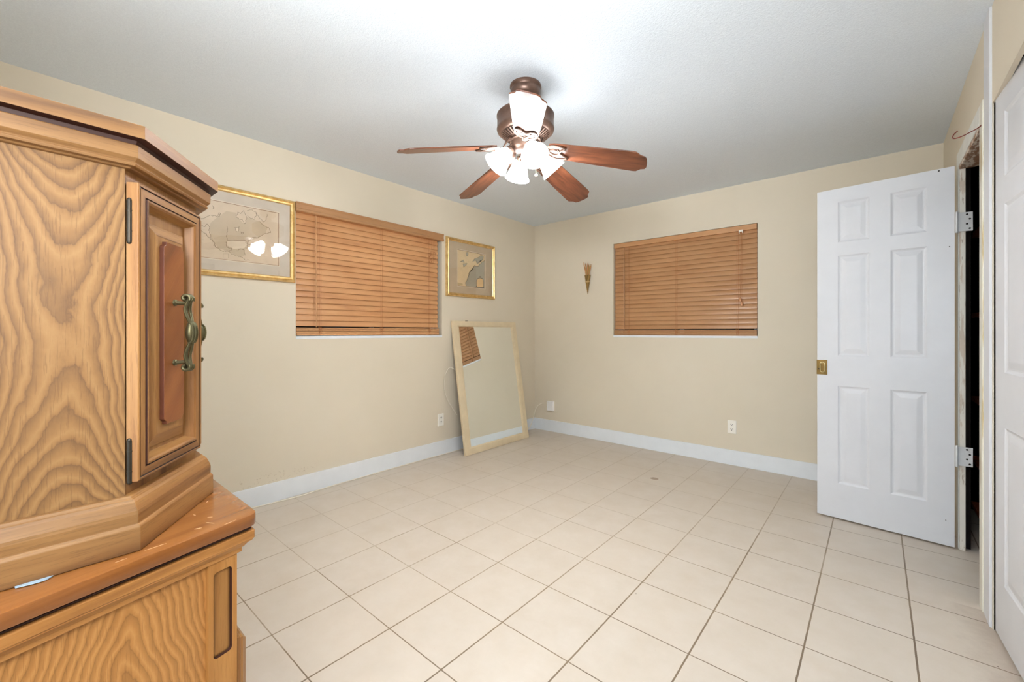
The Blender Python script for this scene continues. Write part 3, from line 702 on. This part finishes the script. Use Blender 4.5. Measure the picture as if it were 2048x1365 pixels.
outlet(frameM((XL, 2.609, .329), (0, 1, 0), (1, 0, 0), (0, 0, 1)), 'ivory wall outlet under the wide blind, left of the leaning mirror')
outlet(frameM((-.959, YB, .331), (-1, 0, 0), (0, -1, 0), (0, 0, 1)), 'ivory wall outlet under the smaller blind on the far wall')
bm = bmesh.new(); Mj = frameM((-2.891, YB, .297), (-1, 0, 0), (0, -1, 0), (0, 0, 1))
k = lambda i, d: (-.046 + i, .046 - i, -.056 + i, .056 - i, d)
nest(bm, Mj, [k(0, 0), k(0, .026), k(.005, .030), k(.008, .030), k(.010, .0285)]); box(bm, -.040, .040, .012, .032, -.048, -.043, Mj)
tag(finish('jack_box', bm, paint('white_jack_plastic', srgb(250, 249, 246), .35, .5, .02), bev=.001), 'small white plastic jack box low on the far wall by the corner', 'wall box')
bm = bmesh.new()
sweep(bm, curve_pts([(-2.985, 4.045, .322), (-3.01, 4.042, .316), (-3.055, 4.03, .285), (-3.085, 4.02, .235), (-3.098, 4.01, .17), (-3.108, 3.985, .10), (-3.110, 3.93, .03), (-3.11, 3.80, .006), (-3.10, 3.5, .005), (-3.105, 3.0, .005), (-3.112, 2.4, .005), (-3.113, 1.9, .005), (-3.105, 1.55, .005), (-3.098, 1.42, .005), (-3.085, 1.34, .005), (-3.085, 1.25, .005), (-3.10, 1.1, .005), (-3.113, .95, .005), (-3.113, .6, .005)], 6), .0038, 8)
tag(finish('cable', bm, M_cable, smooth=True), 'white cable curling from the corner and running along the left baseboard', 'cable')
bm = bmesh.new()
sweep(bm, curve_pts([(-3.075, 2.74, .80), (-3.10, 2.69, .82), (-3.118, 2.655, .76), (-3.12, 2.64, .66), (-3.112, 2.655, .56), (-3.095, 2.70, .46), (-3.07, 2.76, .36)], 6), .0026, 8)
tag(finish('cord_loop', bm, M_cable, smooth=True), 'thin white cord looping out behind the left side of the mirror', 'cord')

# ------------------------------------------------------------------ dried reeds in a wall cone
cx = -2.392
reeds = thing('reed_wall_cone', 'small brown woven wall cone of dried reeds beside the smaller blind', 'wall ornament', (cx, YB, 1.575))
M_cone = wood('woven_cone', (.3, 0, 1), srgb(158, 124, 66), srgb(120, 92, 44), srgb(70, 54, 26), world=True, streak=60, rough=.6, coat=0)
bm = bmesh.new()
lathe(bm, [(.002, 0), (.012, .06), (.024, .13), (.036, .205), (.034, .207), (.02, .15), (.001, .06)], 18, Matrix.Translation((cx + .002, YB - .022, 1.578)) @ Matrix.Diagonal((1, .6, 1, 1)))
finish('cone', bm, M_cone, reeds, smooth=True, auto=60)
bm = bmesh.new(); lathe(bm, [(.019, .125), (.026, .128), (.026, .140), (.0195, .143)], 18, Matrix.Translation((cx + .002, YB - .022, 1.578)) @ Matrix.Diagonal((1.05, .7, 1, 1))); finish('band', bm, paint('pale_straw_band', srgb(206, 172, 116), .6, .3, .1), reeds)
M_reed = [paint('reed_tan', srgb(214, 160, 110), .6, .3, .12), paint('reed_rust', srgb(168, 96, 54), .6, .3, .15), paint('reed_olive', srgb(178, 148, 84), .6, .3, .12)]
for k in range(13):
    a = -1 + 2 * k / 12; top = 1.90 + random.uniform(-.03, .035) * (1.2 if abs(a) > .5 else .7)
    b0 = V((cx + .010 * a, YB - .022 + random.uniform(-.006, .006), 1.72)); b1 = V((cx + .052 * a + random.uniform(-.006, .006), YB - .024 + random.uniform(-.012, .010), top))
    bm = bmesh.new(); sweep(bm, [b0, b0.lerp(b1, .5) + V((random.uniform(-.003, .003), 0, 0)), b0.lerp(b1, .82), b1], [.0022, .0034, .0052, .001], 7, up=V((0, 1, 0))); finish('reed', bm, M_reed[k % 3], reeds, smooth=True)

# ------------------------------------------------------------------ armoire, upper part
YBK = -.30
PLAN = [(-1.9507, YBK), (-.9493, YBK), (-.9493, .1173), (-1.1427, .2584), (-1.7573, .2584), (-1.9507, .1173)]
up = thing('armoire_cabinet', 'oak armoire upper cabinet with canted door, set askew on the dresser', 'cabinet', (-1.45, 0, .80))
Z0 = .800
bm = bmesh.new(); stack(bm, offset_poly(PLAN, -.003), [(0, .86), (0, 1.45)]); finish('carcass', bm, W_z, up)
bm = bmesh.new(); box(bm, -.953, -.9488, YBK, .1155, .880, 1.440); finish('side_panel', bm, W_side, up)
def mould(name, levels, mats, grooves=()):
    """moulding swept round the plan; faces on the canted side get the second wood, a dark tone in the grooves"""
    bm = bmesh.new()
    Rg = loops(bm, [[V((p.x, p.y, z)) for p in offset_poly(PLAN, t)] for t, z in levels])
    for f in bm.faces:
        f.normal_update(); n = f.normal
        c = f.calc_center_median()
        if any(a < c.z < b_ for a, b_ in grooves): f.material_index = 2; continue
        ed = max((e for e in f.edges), key=lambda e: V((e.verts[0].co - e.verts[1].co)[:2]).length)
        d = (ed.verts[0].co - ed.verts[1].co).normalized()
        f.material_index = 0 if abs(d.y) > .95 else 1
    o = finish(name, bm, mats, up, bev=.0018)
    return o
mould('crown_moulding', [(-.02, 1.500), (.036, 1.500), (.036, 1.4785), (.021, 1.4775), (.019, 1.471), (.0215, 1.4705), (.0215, 1.4695), (.0235, 1.4690), (.0225, 1.4495), (.0175, 1.4445), (.0165, 1.4425), (.0185, 1.4405), (.0170, 1.4365), (.0090, 1.4360), (.0070, 1.4335), (-.004, 1.4325), (-.02, 1.4325)], [W_y, W_ch, W_groove], [(1.4705, 1.4783)])
mould('base_moulding', [(-.02, .8885), (.0075, .8885), (.0095, .8870), (.0105, .8840), (.0130, .8835), (.0165, .8790), (.0225, .8655), (.0235, .8600), (.0232, .8440), (.0255, .8425), (.0275, .8395), (.0280, .8006), (-.02, .8006)], [W_y, W_ch, W_groove])
# canted door
A0 = V((-.9493, .1173, 0)); MCh = frameM(A0, T_ch, N_ch, (0, 0, 1))
TH_D = .018
def cant_door(M, name, hinges=True):
    bm = bmesh.new(); t = TH_D
    r = lambda s0, s1, z0, z1, d: (s0, s1, z0, z1, d)
    q_ = lambda i, j, d: r(i, .2130 - i, .911 + j, 1.4115 - j, d)
    nest(bm, M, [q_(-.001, -.0005, .0005), q_(-.001, -.0005, t - .0015), q_(.0005, .001, t), q_(.0036, .0041, t), q_(.0038, .0043, t - .0022), q_(.0058, .0063, t - .0022), q_(.0060, .0065, t - .0004),
                 q_(.0185, .0190, t - .0004), q_(.0187, .0192, t - .0030), q_(.0210, .0215, t - .0030), q_(.0213, .0218, t + .0016), q_(.0248, .0253, t + .0016), q_(.0282, .0287, t - .0010), q_(.0338, .0343, t - .0160)],
         mi=[0, 0, 0, 2, 2, 2, 0, 2, 2, 2, 0, 0, 0])
    for f in bm.faces:
        if f.material_index == 2: continue
        e = max(f.edges, key=lambda e: (e.verts[0].co - e.verts[1].co).length); d = (e.verts[0].co - e.verts[1].co).normalized()
        if abs(d.z) < .5: f.material_index = 1
    o = finish(name, bm, [W_z, W_ch, W_groove], up, bev=.0004, seg=1)
    bm = bmesh.new(); q = t - .016
    nest(bm, M, [r(.040, .169, .953, 1.357, q), r(.040, .169, .953, 1.357, q + .002), r(.060, .150, .975, 1.338, q + .0105), r(.062, .148, .977, 1.336, q + .0105)])
    for f in bm.faces:
        e = max(f.edges, key=lambda e: (e.verts[0].co - e.verts[1].co).length); d = (e.verts[0].co - e.verts[1].co).normalized()
        if abs(d.z) < .5: f.material_index = 1
    rp = finish('raised_panel', bm, [W_z, W_ch], o, bev=.0005)
    # plaque with notched corners
    a, b_, c, d, n = .0700, .1395, .990, 1.329, .008
    pol = [(a + n, c), (b_ - n, c), (b_ - n, c + n * .6), (b_ - n * .3, c + n), (b_, c + n * 1.3), (b_, d - n * 1.3), (b_ - n * .3, d - n), (b_ - n, d - n * .6), (b_ - n, d), (a + n, d), (a + n, d - n * .6), (a + n * .3, d - n), (a, d - n * 1.3), (a, c + n * 1.3), (a + n * .3, c + n), (a + n, c + n * .6)]
    bm = bmesh.new(); lo, hi = q + .010, t + .002
    loops(bm, [[M @ V((x, y_, z)) for x, z in pol] for y_ in (lo, hi)])
    for f in bm.faces:
        if len(f.verts) == 4: f.material_index = 1
    finish('plaque', bm, [W_burl, paint('plaque_dark_edge', srgb(92, 48, 30), .45, .4, .1)], o, bev=.0008)
    if hinges:
        for zc in (1.347, .945):
            bm = bmesh.new()
            hp = M @ V((.0, .0045, zc))
            sweep(bm, [hp + V((0, 0, -.034)), hp + V((0, 0, .034))], .0042, 12)
            for z in (-.035, .035): ball(bm, hp + V((0, 0, z)), .0040, 6)
            for z in (-.017, .017): sweep(bm, [hp + V((0, 0, z - .0008)), hp + V((0, 0, z + .0008))], .0046, 12)
            box(bm, -.0022, -.0006, .004, .0085, zc - .033, zc + .033, M)
            finish('hinge', bm, M_hingeD, o, smooth=True, auto=40)
    return o
def pull(M, s, zc, y0, parent):
    """pierced bail pull: posts, scrolled ends, two strands per arm, ribbed centre boss"""
    bm = bmesh.new()
    P = lambda a, d, z: M @ V((s + a, y0 + d, zc + z))
    yd = M.to_3x3() @ V((0, 1, 0)); ad = M.to_3x3() @ V((1, 0, 0))
    for sg in (1, -1):
        sweep(bm, [P(0, -.002, sg * .0575), P(0, .003, sg * .0575), P(0, .0045, sg * .0575), P(0, .0235, sg * .0565)], [.0062, .0062, .0038, .0036], 10)
        # scroll: three rolled ribs
        for a in (-.0065, 0, .0065):
            pts = [P(a, .0215 + .0075 * math.cos(t) * (1 - t / 9), sg * (.0660 + .0070 * math.sin(t) * (1 - t / 9))) for t in [(-.6 + i * .42) for i in range(14)]]
            sweep(bm, pts, .0030, 8, up=ad)
        for a in (-1, 1):   # strands around the opening
            sweep(bm, curve_pts([P(a * .004, .0265, sg * .066), P(a * .0075, .0235, sg * .055), P(a * .0095, .0220, sg * .044), P(a * .0090, .0245, sg * .032), P(a * .0060, .0275, sg * .022), P(a * .0045, .0285, sg * .015)], 4), [(.0026, .0036)] * 21, 8, up=ad)
        sweep(bm, curve_pts([P(0, .0265, sg * .062), P(0, .0215, sg * .050), P(0, .0215, sg * .036), P(0, .0265, sg * .022)], 4), [.0022] * 13, 6, up=ad)
    Mb = M @ Matrix.Translation((s, y0 + .0285, zc)) 
    lathe(bm, [(.0015, -.0215), (.0075, -.0185), (.0105, -.011), (.0122, 0), (.0105, .011), (.0075, .0185), (.0015, .0215)], 20, Mb @ Matrix.Diagonal((1.05, .75, 1, 1)))
    for a in (-.0085, -.003, .003, .0085):
        sweep(bm, [Mb @ V((a * math.cos(t * .0) , .0095 * math.cos(t) * (1 - (a / .016) ** 2), .0200 * math.sin(t))) for t in [(-1.3 + i * .26) for i in range(11)]], .0016, 6, up=ad)
    return finish('handle', bm, M_brass, parent, smooth=True, auto=50)
dc = cant_door(MCh, 'door')
pull(MCh, .104, 1.160, TH_D + .002, dc)
# front doors face the far wall; only their pulls show past the canted corner
for k, (s0, s1) in enumerate(((-1.448, -1.146), (-1.754, -1.452))):
    Mf = frameM((s1, .2584, 0), (-1, 0, 0), (0, 1, 0), (0, 0, 1)); W_ = s1 - s0
    bm = bmesh.new(); r = lambda i, d: (i, W_ - i, .9105 + i, 1.412 - i, d)
    nest(bm, Mf, [r(0, .0005), r(0, .0070), r(.0015, .0085), r(.020, .0085), r(.022, .010), r(.026, .010), r(.034, .002), r(.055, .0075), r(.058, .0075)])
    fd = finish('door', bm, W_z, up)
    pull(Mf, .122 if k == 0 else W_ - .122, 1.160, .0078, fd)
# left canted door, mirrored
Mm = frameM((-1.9507, .1173, 0), (.8077, .5897, 0), (-.5897, .8077, 0), (0, 0, 1))
ld = cant_door(Mm, 'door', False)
pull(Mm, .104, 1.160, TH_D + .002, ld)

# ------------------------------------------------------------------ armoire, lower part
P0 = V((-.8506, -.0155)); dd = V((-.2635, .9647)); nn = V((.9647, .2635)); MXC = -1.45
low = thing('dresser_base', 'oak dresser base with rounded top corner, carrying the armoire cabinet', 'dresser', (MXC, 0, 0))
YB2 = -.34
def lowplan(off, yf):
    def at(y): s_ = (y - (P0.y + off * nn.y)) / dd.y; return V((P0.x + off * nn.x + s_ * dd.x, y))
    a, b_ = at(YB2), at(yf)
    return [V((2 * MXC - a.x, YB2)), a, b_, V((2 * MXC - b_.x, yf))]
def lowstack(bm, lv):
    rings = []
    for off, yf, r, z in lv: rings.append([V((p.x, p.y, z)) for p in round_poly(lowplan(off, yf), [0, 0, r, r], 7)])
    loops(bm, rings)
bm = bmesh.new()
lowstack(bm, [(-.02, .29, .01, .8), (-.003, .310, .020, .8), (-.0008, .3122, .022, .7992), (0, .313, .022, .797), (0, .313, .022, .7790), (-.001, .312, .022, .7765), (-.004, .309, .02, .7755), (-.02, .293, .01, .7755)])
finish('top_slab', bm, W_top, low, smooth=True, auto=30)
bm = bmesh.new()
lowstack(bm, [(-.03, .283, .004, .776), (-.012, .301, .006, .776), (-.012, .301, .006, .7725), (-.009, .304, .006, .7715), (-.009, .304, .006, .7695), (-.014, .299, .006, .7690), (-.014, .299, .006, .7665), (-.03, .283, .004, .766)])
finish('top_groove', bm, W_groove, low)
bm = bmesh.new()
lowstack(bm, [(-.03, .283, .004, .7668), (-.0055, .3075, .005, .7668), (-.004, .309, .005, .7655), (-.004, .309, .005, .7505), (-.0065, .3065, .005, .7490), (-.0065, .3065, .005, .7465), (-.011, .300, .005, .7440), (-.016, .293, .004, .7370), (-.0190, .289, .003, .7355), (-.0190, .289, .003, .7270), (-.03, .283, .003, .7270)])
finish('top_moulding', bm, wood('dresser_moulding_wood', tuple(dd) + (0,), srgb(186, 134, 76), srgb(164, 112, 58), srgb(122, 78, 40)), low, bev=.0008)
bm = bmesh.new(); lowstack(bm, [(-.030, .272, .001, .0), (-.030, .272, .001, .728)]); finish('body', bm, W_low, low)
# side frame on the panel plane: corner stile with sunk oval-cornered panel
MS = frameM((P0.x, P0.y, 0), (dd.x, dd.y, 0), (nn.x, nn.y, 0), (0, 0, 1))
W_stile = wood('dresser_stile_wood', (0, 0, 1), srgb(186, 134, 74), srgb(166, 114, 58), srgb(130, 86, 42))
bm = bmesh.new(); s0, s1, fo = .2600, .3123, -.022
def rrect(a, b_, c, d, r, n=5):
    out = []
    for cx_, cz_, a0 in ((b_ - r, d - r, 0), (a + r, d - r, 90), (a + r, c + r, 180), (b_ - r, c + r, 270)):
        for k in range(n + 1): t = R(a0 + 90 * k / n); out.append((cx_ + r * math.cos(t), cz_ + r * math.sin(t)))
    return out
def holeplate(bm, a, b_, c, d, rects, front, back):
    """front skin from rectangle to rounded recess, one recess per plate"""
    inner = rrect(*rects); m_ = len(inner); q = m_ // 4
    outer = []
    for i, (x, z) in enumerate(inner):
        cxs = (b_, a, a, b_)[i // q]; czs = (d, d, c, c)[i // q]
        outer.append((cxs, czs) if i % q in (2, 3) else ((cxs, z) if (i // q % 2 == 0) == (i % q < 2) else (x, czs)))
    rr = [[MS @ V((x, back, z)) for x, z in outer], [MS @ V((x, front, z)) for x, z in outer], [MS @ V((x, front, z)) for x, z in inner]]
    loops(bm, rr, False, False)
    ins = rrect(rects[0] + .0012, rects[1] - .0012, rects[2] + .0012, rects[3] - .0012, max(.001, rects[4] - .001))
    loops(bm, [rr[2], [MS @ V((x, front - .006, z)) for x, z in ins]], False, False, mi=1)
    mx_, mz_ = .5 * (rects[0] + rects[1]), .5 * (rects[2] + rects[3])
    last = ins
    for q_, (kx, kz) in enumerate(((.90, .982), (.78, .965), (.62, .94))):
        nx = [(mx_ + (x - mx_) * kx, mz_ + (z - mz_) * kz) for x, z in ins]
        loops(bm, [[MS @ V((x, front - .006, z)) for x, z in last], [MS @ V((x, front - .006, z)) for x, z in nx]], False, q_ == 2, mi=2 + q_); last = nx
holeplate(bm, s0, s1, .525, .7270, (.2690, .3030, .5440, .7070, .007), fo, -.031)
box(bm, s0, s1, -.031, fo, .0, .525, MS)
finish('corner_stile', bm, [W_stile, W_groove] + [wood('dresser_recess_wood', (0, 0, 1), *[tuple(x * t for x in srgb(*q)[:3]) + (1,) for q in ((186, 134, 74), (166, 114, 58), (130, 86, 42))]) for t in (.35, .55, .78)], low)  # recess floor wood gets darker towards its rim
bm = bmesh.new(); box(bm, -.32, s0, -.031, -.0205, .7275, .7350, MS); finish('top_rail', bm, W_y, low)
bm = bmesh.new(); box(bm, -.32, -.27, -.031, -.022, .0, .7275, MS); box(bm, -.27, s0, -.031, -.022, .0, .10, MS); finish('frame_rail', bm, W_stile, low)
# drawer fronts on the far side, the lower ones proud of the body
fx0, fx1 = 2 * MXC + .958, -.958
def drawer(z0, z1, xa, xb, proud):
    bm = bmesh.new(); Mf = frameM((xb, .272, 0), (-1, 0, 0), (0, 1, 0), (0, 0, 1)); W_ = xb - xa
    r = lambda i, d: (i, W_ - i, z0 + i, z1 - i, d)
    nest(bm, Mf, [r(0, 0), r(0, proud * .55), r(.0025, proud * .6), r(.0025, proud * .72), r(.006, proud * .8), r(.014, proud), r(.05, proud), r(.052, proud - .004)])
    o = finish('drawer_front', bm, W_z, low, bev=.0008); return o, Mf, W_
for z0, z1, pr in ((.565, .720, .010), (.300, .553, .030), (.07, .290, .030)):
    o, Mf, W_ = drawer(z0, z1, fx0 + .006, fx1 - (.004 if pr > .02 else .03), pr)
    Mh = Mf @ Matrix.Rotation(R(90), 4, 'Y')
    for q in (.22, W_ - .22): pull(Mf @ Matrix.Translation((q, 0, (z0 + z1) / 2)) @ Matrix.Rotation(R(90), 4, 'Y'), 0, 0, pr - .003, o)
# pale scratches worn into the top
M_scr = paint('bare_scratch', srgb(196, 152, 108), .6, .3, .05)
for x, y, a, l, wd in ((-.955, .236, .5, .020, .0016), (-.985, .243, .9, .010, .0022), (-.945, .215, 1.2, .012, .0030), (-1.02, .226, .3, .009, .0016), (-.918, .150, 1.7, .030, .0012), (-.905, .105, 1.8, .016, .0012), (-.93, .262, 1.9, .024, .0012), (-1.08, .262, 2.6, .012, .0016)):
    bm = bmesh.new(); M = Matrix.Translation((x, y, .8)) @ Matrix.Rotation(a, 4, 'Z')
    prism(bm, [(-l / 2, 0), (-l * .2, -wd / 2), (l * .3, -wd * .4), (l / 2, 0), (l * .2, wd / 2), (-l * .3, wd * .4)], -.0004, .0003, M); finish('scratch', bm, M_scr, low)
# folded bit of white paper shimming the cabinet
bm = bmesh.new()
pts = [(-.945, -.008, .8005), (-.916, -.003, .8012), (-.9115, .014, .8015), (-.9125, .026, .8012), (-.922, .034, .801), (-.955, .040, .8005)]
loops(bm, [[V(p) for p in pts], [V((p[0] - (.0005), p[1], p[2] + .0012)) for p in pts]])
tag(finish('paper_shim', bm, paint('pale_blue_paper', srgb(150, 166, 178), .7, .2, .03)), 'folded pale paper wedged under the armoire cabinet on the dresser top', 'paper')

# ------------------------------------------------------------------ ceiling fan
fan = thing('ceiling_fan', 'five-blade brown ceiling fan with four lit frosted glass shades', 'ceiling fan', FAN)
def bronze():
    m, nt, b = mat('brushed_bronze'); p = objc(nt)
    L(nt, ramp(nt, noise(nt, p, 14, 4), [(.3, srgb(88, 66, 56)), (.7, srgb(122, 96, 82))]), b.inputs['Base Color'])
    b.inputs['Metallic'].default_value = .55; b.inputs['Roughness'].default_value = .36
    return m
M_bz = bronze()
TF = Matrix.Translation(FAN)
Zf = lambda z: z - ZC
bm = bmesh.new(); lathe(bm, [(.05, -.0005), (.080, -.0005), (.081, -.010), (.076, -.016), (.074, -.020), (.077, -.026), (.076, -.045), (.066, -.060), (.048, -.070), (.030, -.076)], 48, TF); finish('canopy', bm, M_bz, fan, smooth=True, auto=40)
bm = bmesh.new(); lathe(bm, [(.028, -.070), (.028, -.13)], 24, TF); finish('downrod', bm, M_bz, fan, smooth=True, auto=40)
bm = bmesh.new(); lathe(bm, [(.03, -.120), (.070, -.126), (.112, -.134), (.136, -.146), (.144, -.154), (.149, -.158), (.149, -.166), (.146, -.170), (.147, -.222), (.149, -.228), (.146, -.238), (.135, -.248), (.128, -.252), (.120, -.2535), (.085, -.2725), (.079, -.280), (.06, -.281)], 64, TF); mh = finish('motor_housing', bm, M_bz, fan, smooth=True, auto=38)
# radial cooling ribs on the lower face
bm = bmesh.new()
for k in range(40):
    Mk = TF @ Matrix.Rotation(2 * math.pi * k / 40, 4, 'Z'); 
    vs = [Mk @ V(p) for p in ((.090, -.0032, -.2715), (.090, .0032, -.2715), (.124, .0042, -.2525), (.124, -.0042, -.2525))]
    loops(bm, [vs, [v + V((0, 0, -.0065)) for v in vs]])
finish('cooling_ribs', bm, M_bz, mh)
bm = bmesh.new(); lathe(bm, [(.088, -.2735), (.121, -.2545), (.119, -.2525), (.087, -.271)], 48, TF, cap=False); finish('vent_ring', bm, M_slot, mh)
bm = bmesh.new(); lathe(bm, [(.05, -.280), (.080, -.281), (.081, -.290), (.074, -.294), (.072, -.300), (.072, -.322), (.064, -.334), (.045, -.341), (.018, -.346), (.016, -.356), (.008, -.360)], 48, TF); finish('switch_housing', bm, M_bz, fan, smooth=True, auto=40)
# blades, modelled along +x about the fan axis
M_blade = wood('fan_blade_walnut', (1, 0, 0), srgb(118, 70, 46), srgb(94, 53, 35), srgb(56, 31, 21), world=False, rough=.33, streak=34, coat=.3, fine=.6)
RT, PT = .640, R(-14)
def blade_M(k, droop): return Matrix.Rotation(R(24.5 + 72 * k), 4, 'Z') @ Matrix.Rotation(R(droop), 4, 'Y')
root_z = Zf(2.146)
Mb0 = Matrix.Translation((0, 0, root_z)) @ Matrix.Rotation(R(8.5), 4, 'Y') @ Matrix.Translation((0, 0, -.018)) @ Matrix.Rotation(PT, 4, 'X')
bm = bmesh.new()
outl = [(.175, -.052), (.20, -.060), (.40, -.069), (.575, -.075), (.594, -.073), (.606, -.062), (.616, -.052), (.636, -.045), (.643, -.030), (.645, 0), (.643, .030), (.636, .045), (.616, .052), (.606, .062), (.594, .073), (.575, .075), (.40, .069), (.20, .060), (.175, .052), (.168, .03), (.168, -.03)]
prism(bm, [(x * 1.025, y) for x, y in outl], -.003, .003, TF @ Mb0)
blade = finish('blade', bm, M_blade, fan, bev=.0012)
# bracket: arm from the flywheel, heart-shaped ornamental plate under the blade root
bm = bmesh.new()
A = lambda x, y, z: FAN + (Mb0 @ V((x, y, z)))
h0 = FAN + V((.062, 0, -.285))
sweep(bm, curve_pts([h0, FAN + V((.100, .0, -.292)), A(.140, 0, -.012), A(.175, 0, -.008)], 5), [(.016, .005)] * 16, 10)
for sg in (1, -1):
    sweep(bm, curve_pts([A(.150, 0, -.0075), A(.165, sg * .030, -.0075), A(.195, sg * .050, -.0075), A(.235, sg * .050, -.0075), A(.262, sg * .038, -.0075), A(.240, sg * .018, -.0075), A(.225, 0, -.0075)], 5), [(.0065, .0042)] * 31, 8)
    sweep(bm, curve_pts([A(.170, 0, -.0075), A(.190, sg * .018, -.0075), A(.215, sg * .016, -.0075), A(.228, -sg * .006, -.0075), A(.222, -sg * .026, -.0075)], 5), [(.005, .0036)] * 21, 8)
prism(bm, [(.150, -.012), (.170, -.034), (.205, -.044), (.250, -.036), (.232, 0), (.250, .036), (.205, .044), (.170, .034), (.150, .012)], -.0066, -.003, TF @ Mb0)
finish('blade_bracket', bm, M_bz, blade, smooth=True, auto=45)
for k, dr in enumerate((6.4, 2.2, .8, 1.1, -.5)):
    if k == 0:
        b_ = blade
    else:
        b_ = blade.copy(); COL.objects.link(b_); b_.parent = fan
        for ch in list(blade.children):
            c = ch.copy(); COL.objects.link(c); c.parent = b_
    b_.rotation_euler = (0, R(dr), R(21.8 + 72 * k))
# light arms and shades, modelled along +x
AZ = 40.673 + 15
ms, nt, b = mat('lit_frosted_glass')
b.inputs['Base Color'].default_value = (.9, .9, .88, 1); b.inputs['Roughness'].default_value = .5
b.inputs['Emission Color'].default_value = (.97, .985, 1.0, 1); b.inputs['Emission Strength'].default_value = SHADE_E
tilt = R(42)
Ms = TF @ Matrix.Translation((.078, 0, -.338)) @ Matrix.Rotation(-tilt, 4, 'Y')     # -z of this frame runs down the shade axis
bm = bmesh.new()
sweep(bm, curve_pts([FAN + V((.045, 0, -.318)), FAN + V((.066, 0, -.312)), FAN + V((.080, 0, -.322)), Ms @ V((0, 0, -.002))], 5), [(.008, .008)] * 16, 10)
lathe(bm, [(.010, .004), (.021, 0), (.023, -.010), (.021, -.028)], 24, Ms)
arm = finish('light_arm', bm, M_bz, fan, smooth=True, auto=45)
bm = bmesh.new()
prof = [(.022, -.016), (.027, -.022), (.036, -.034), (.043, -.052), (.049, -.074), (.056, -.096), (.064, -.114), (.068, -.120)]
lathe(bm, prof + [(r_ - .003, z_) for r_, z_ in reversed(prof)], 40, Ms, cap=False)
shade = finish('light_shade', bm, ms, fan, smooth=True, auto=60)
mbulb, nt, b = mat('lit_bulb'); b.inputs['Emission Color'].default_value = (1.0, .95, .86, 1); b.inputs['Emission Strength'].default_value = 14
bm = bmesh.new(); ball(bm, (0, 0, -.062), .022, 10, (1, 1, 1.25)); bmesh.ops.transform(bm, matrix=Ms, verts=bm.verts); finish('bulb', bm, mbulb, shade, smooth=True)
for k in range(4):
    for src in (arm, shade):
        if k == 0: o = src
        else:
            o = src.copy(); COL.objects.link(o); o.parent = fan
            for ch in list(src.children):
                c = ch.copy(); COL.objects.link(c); c.parent = o
        o.rotation_euler = (0, 0, R(AZ + 90 * k))
    d = bpy.data.lights.new('fan_bulb', 'POINT'); d.energy = BULB_W; d.color = BULB_COL; d.shadow_soft_size = .03
    o = bpy.data.objects.new('fan_bulb_light', d); COL.objects.link(o)
    o.location = TF @ (Matrix.Rotation(R(AZ + 90 * k), 4, 'Z') @ (TF.inverted() @ (Ms @ V((0, 0, -.105)))))
for px_, py_, zb in ((-.030, -.030, 1.962), (.028, .055, 1.985)):
    bm = bmesh.new(); b0 = FAN + V((px_ * .8, py_ * .8, -.338)); b1 = FAN + V((px_, py_, zb - ZC))
    sweep(bm, [b0, b1], .0011, 6); pc = finish('pull_chain', bm, M_brass, fan)
    bm = bmesh.new(); ball(bm, b1, .0085, 8); finish('chain_ball', bm, paint('pale_ball', srgb(222, 214, 200), .3, .5, .03), pc, smooth=True)
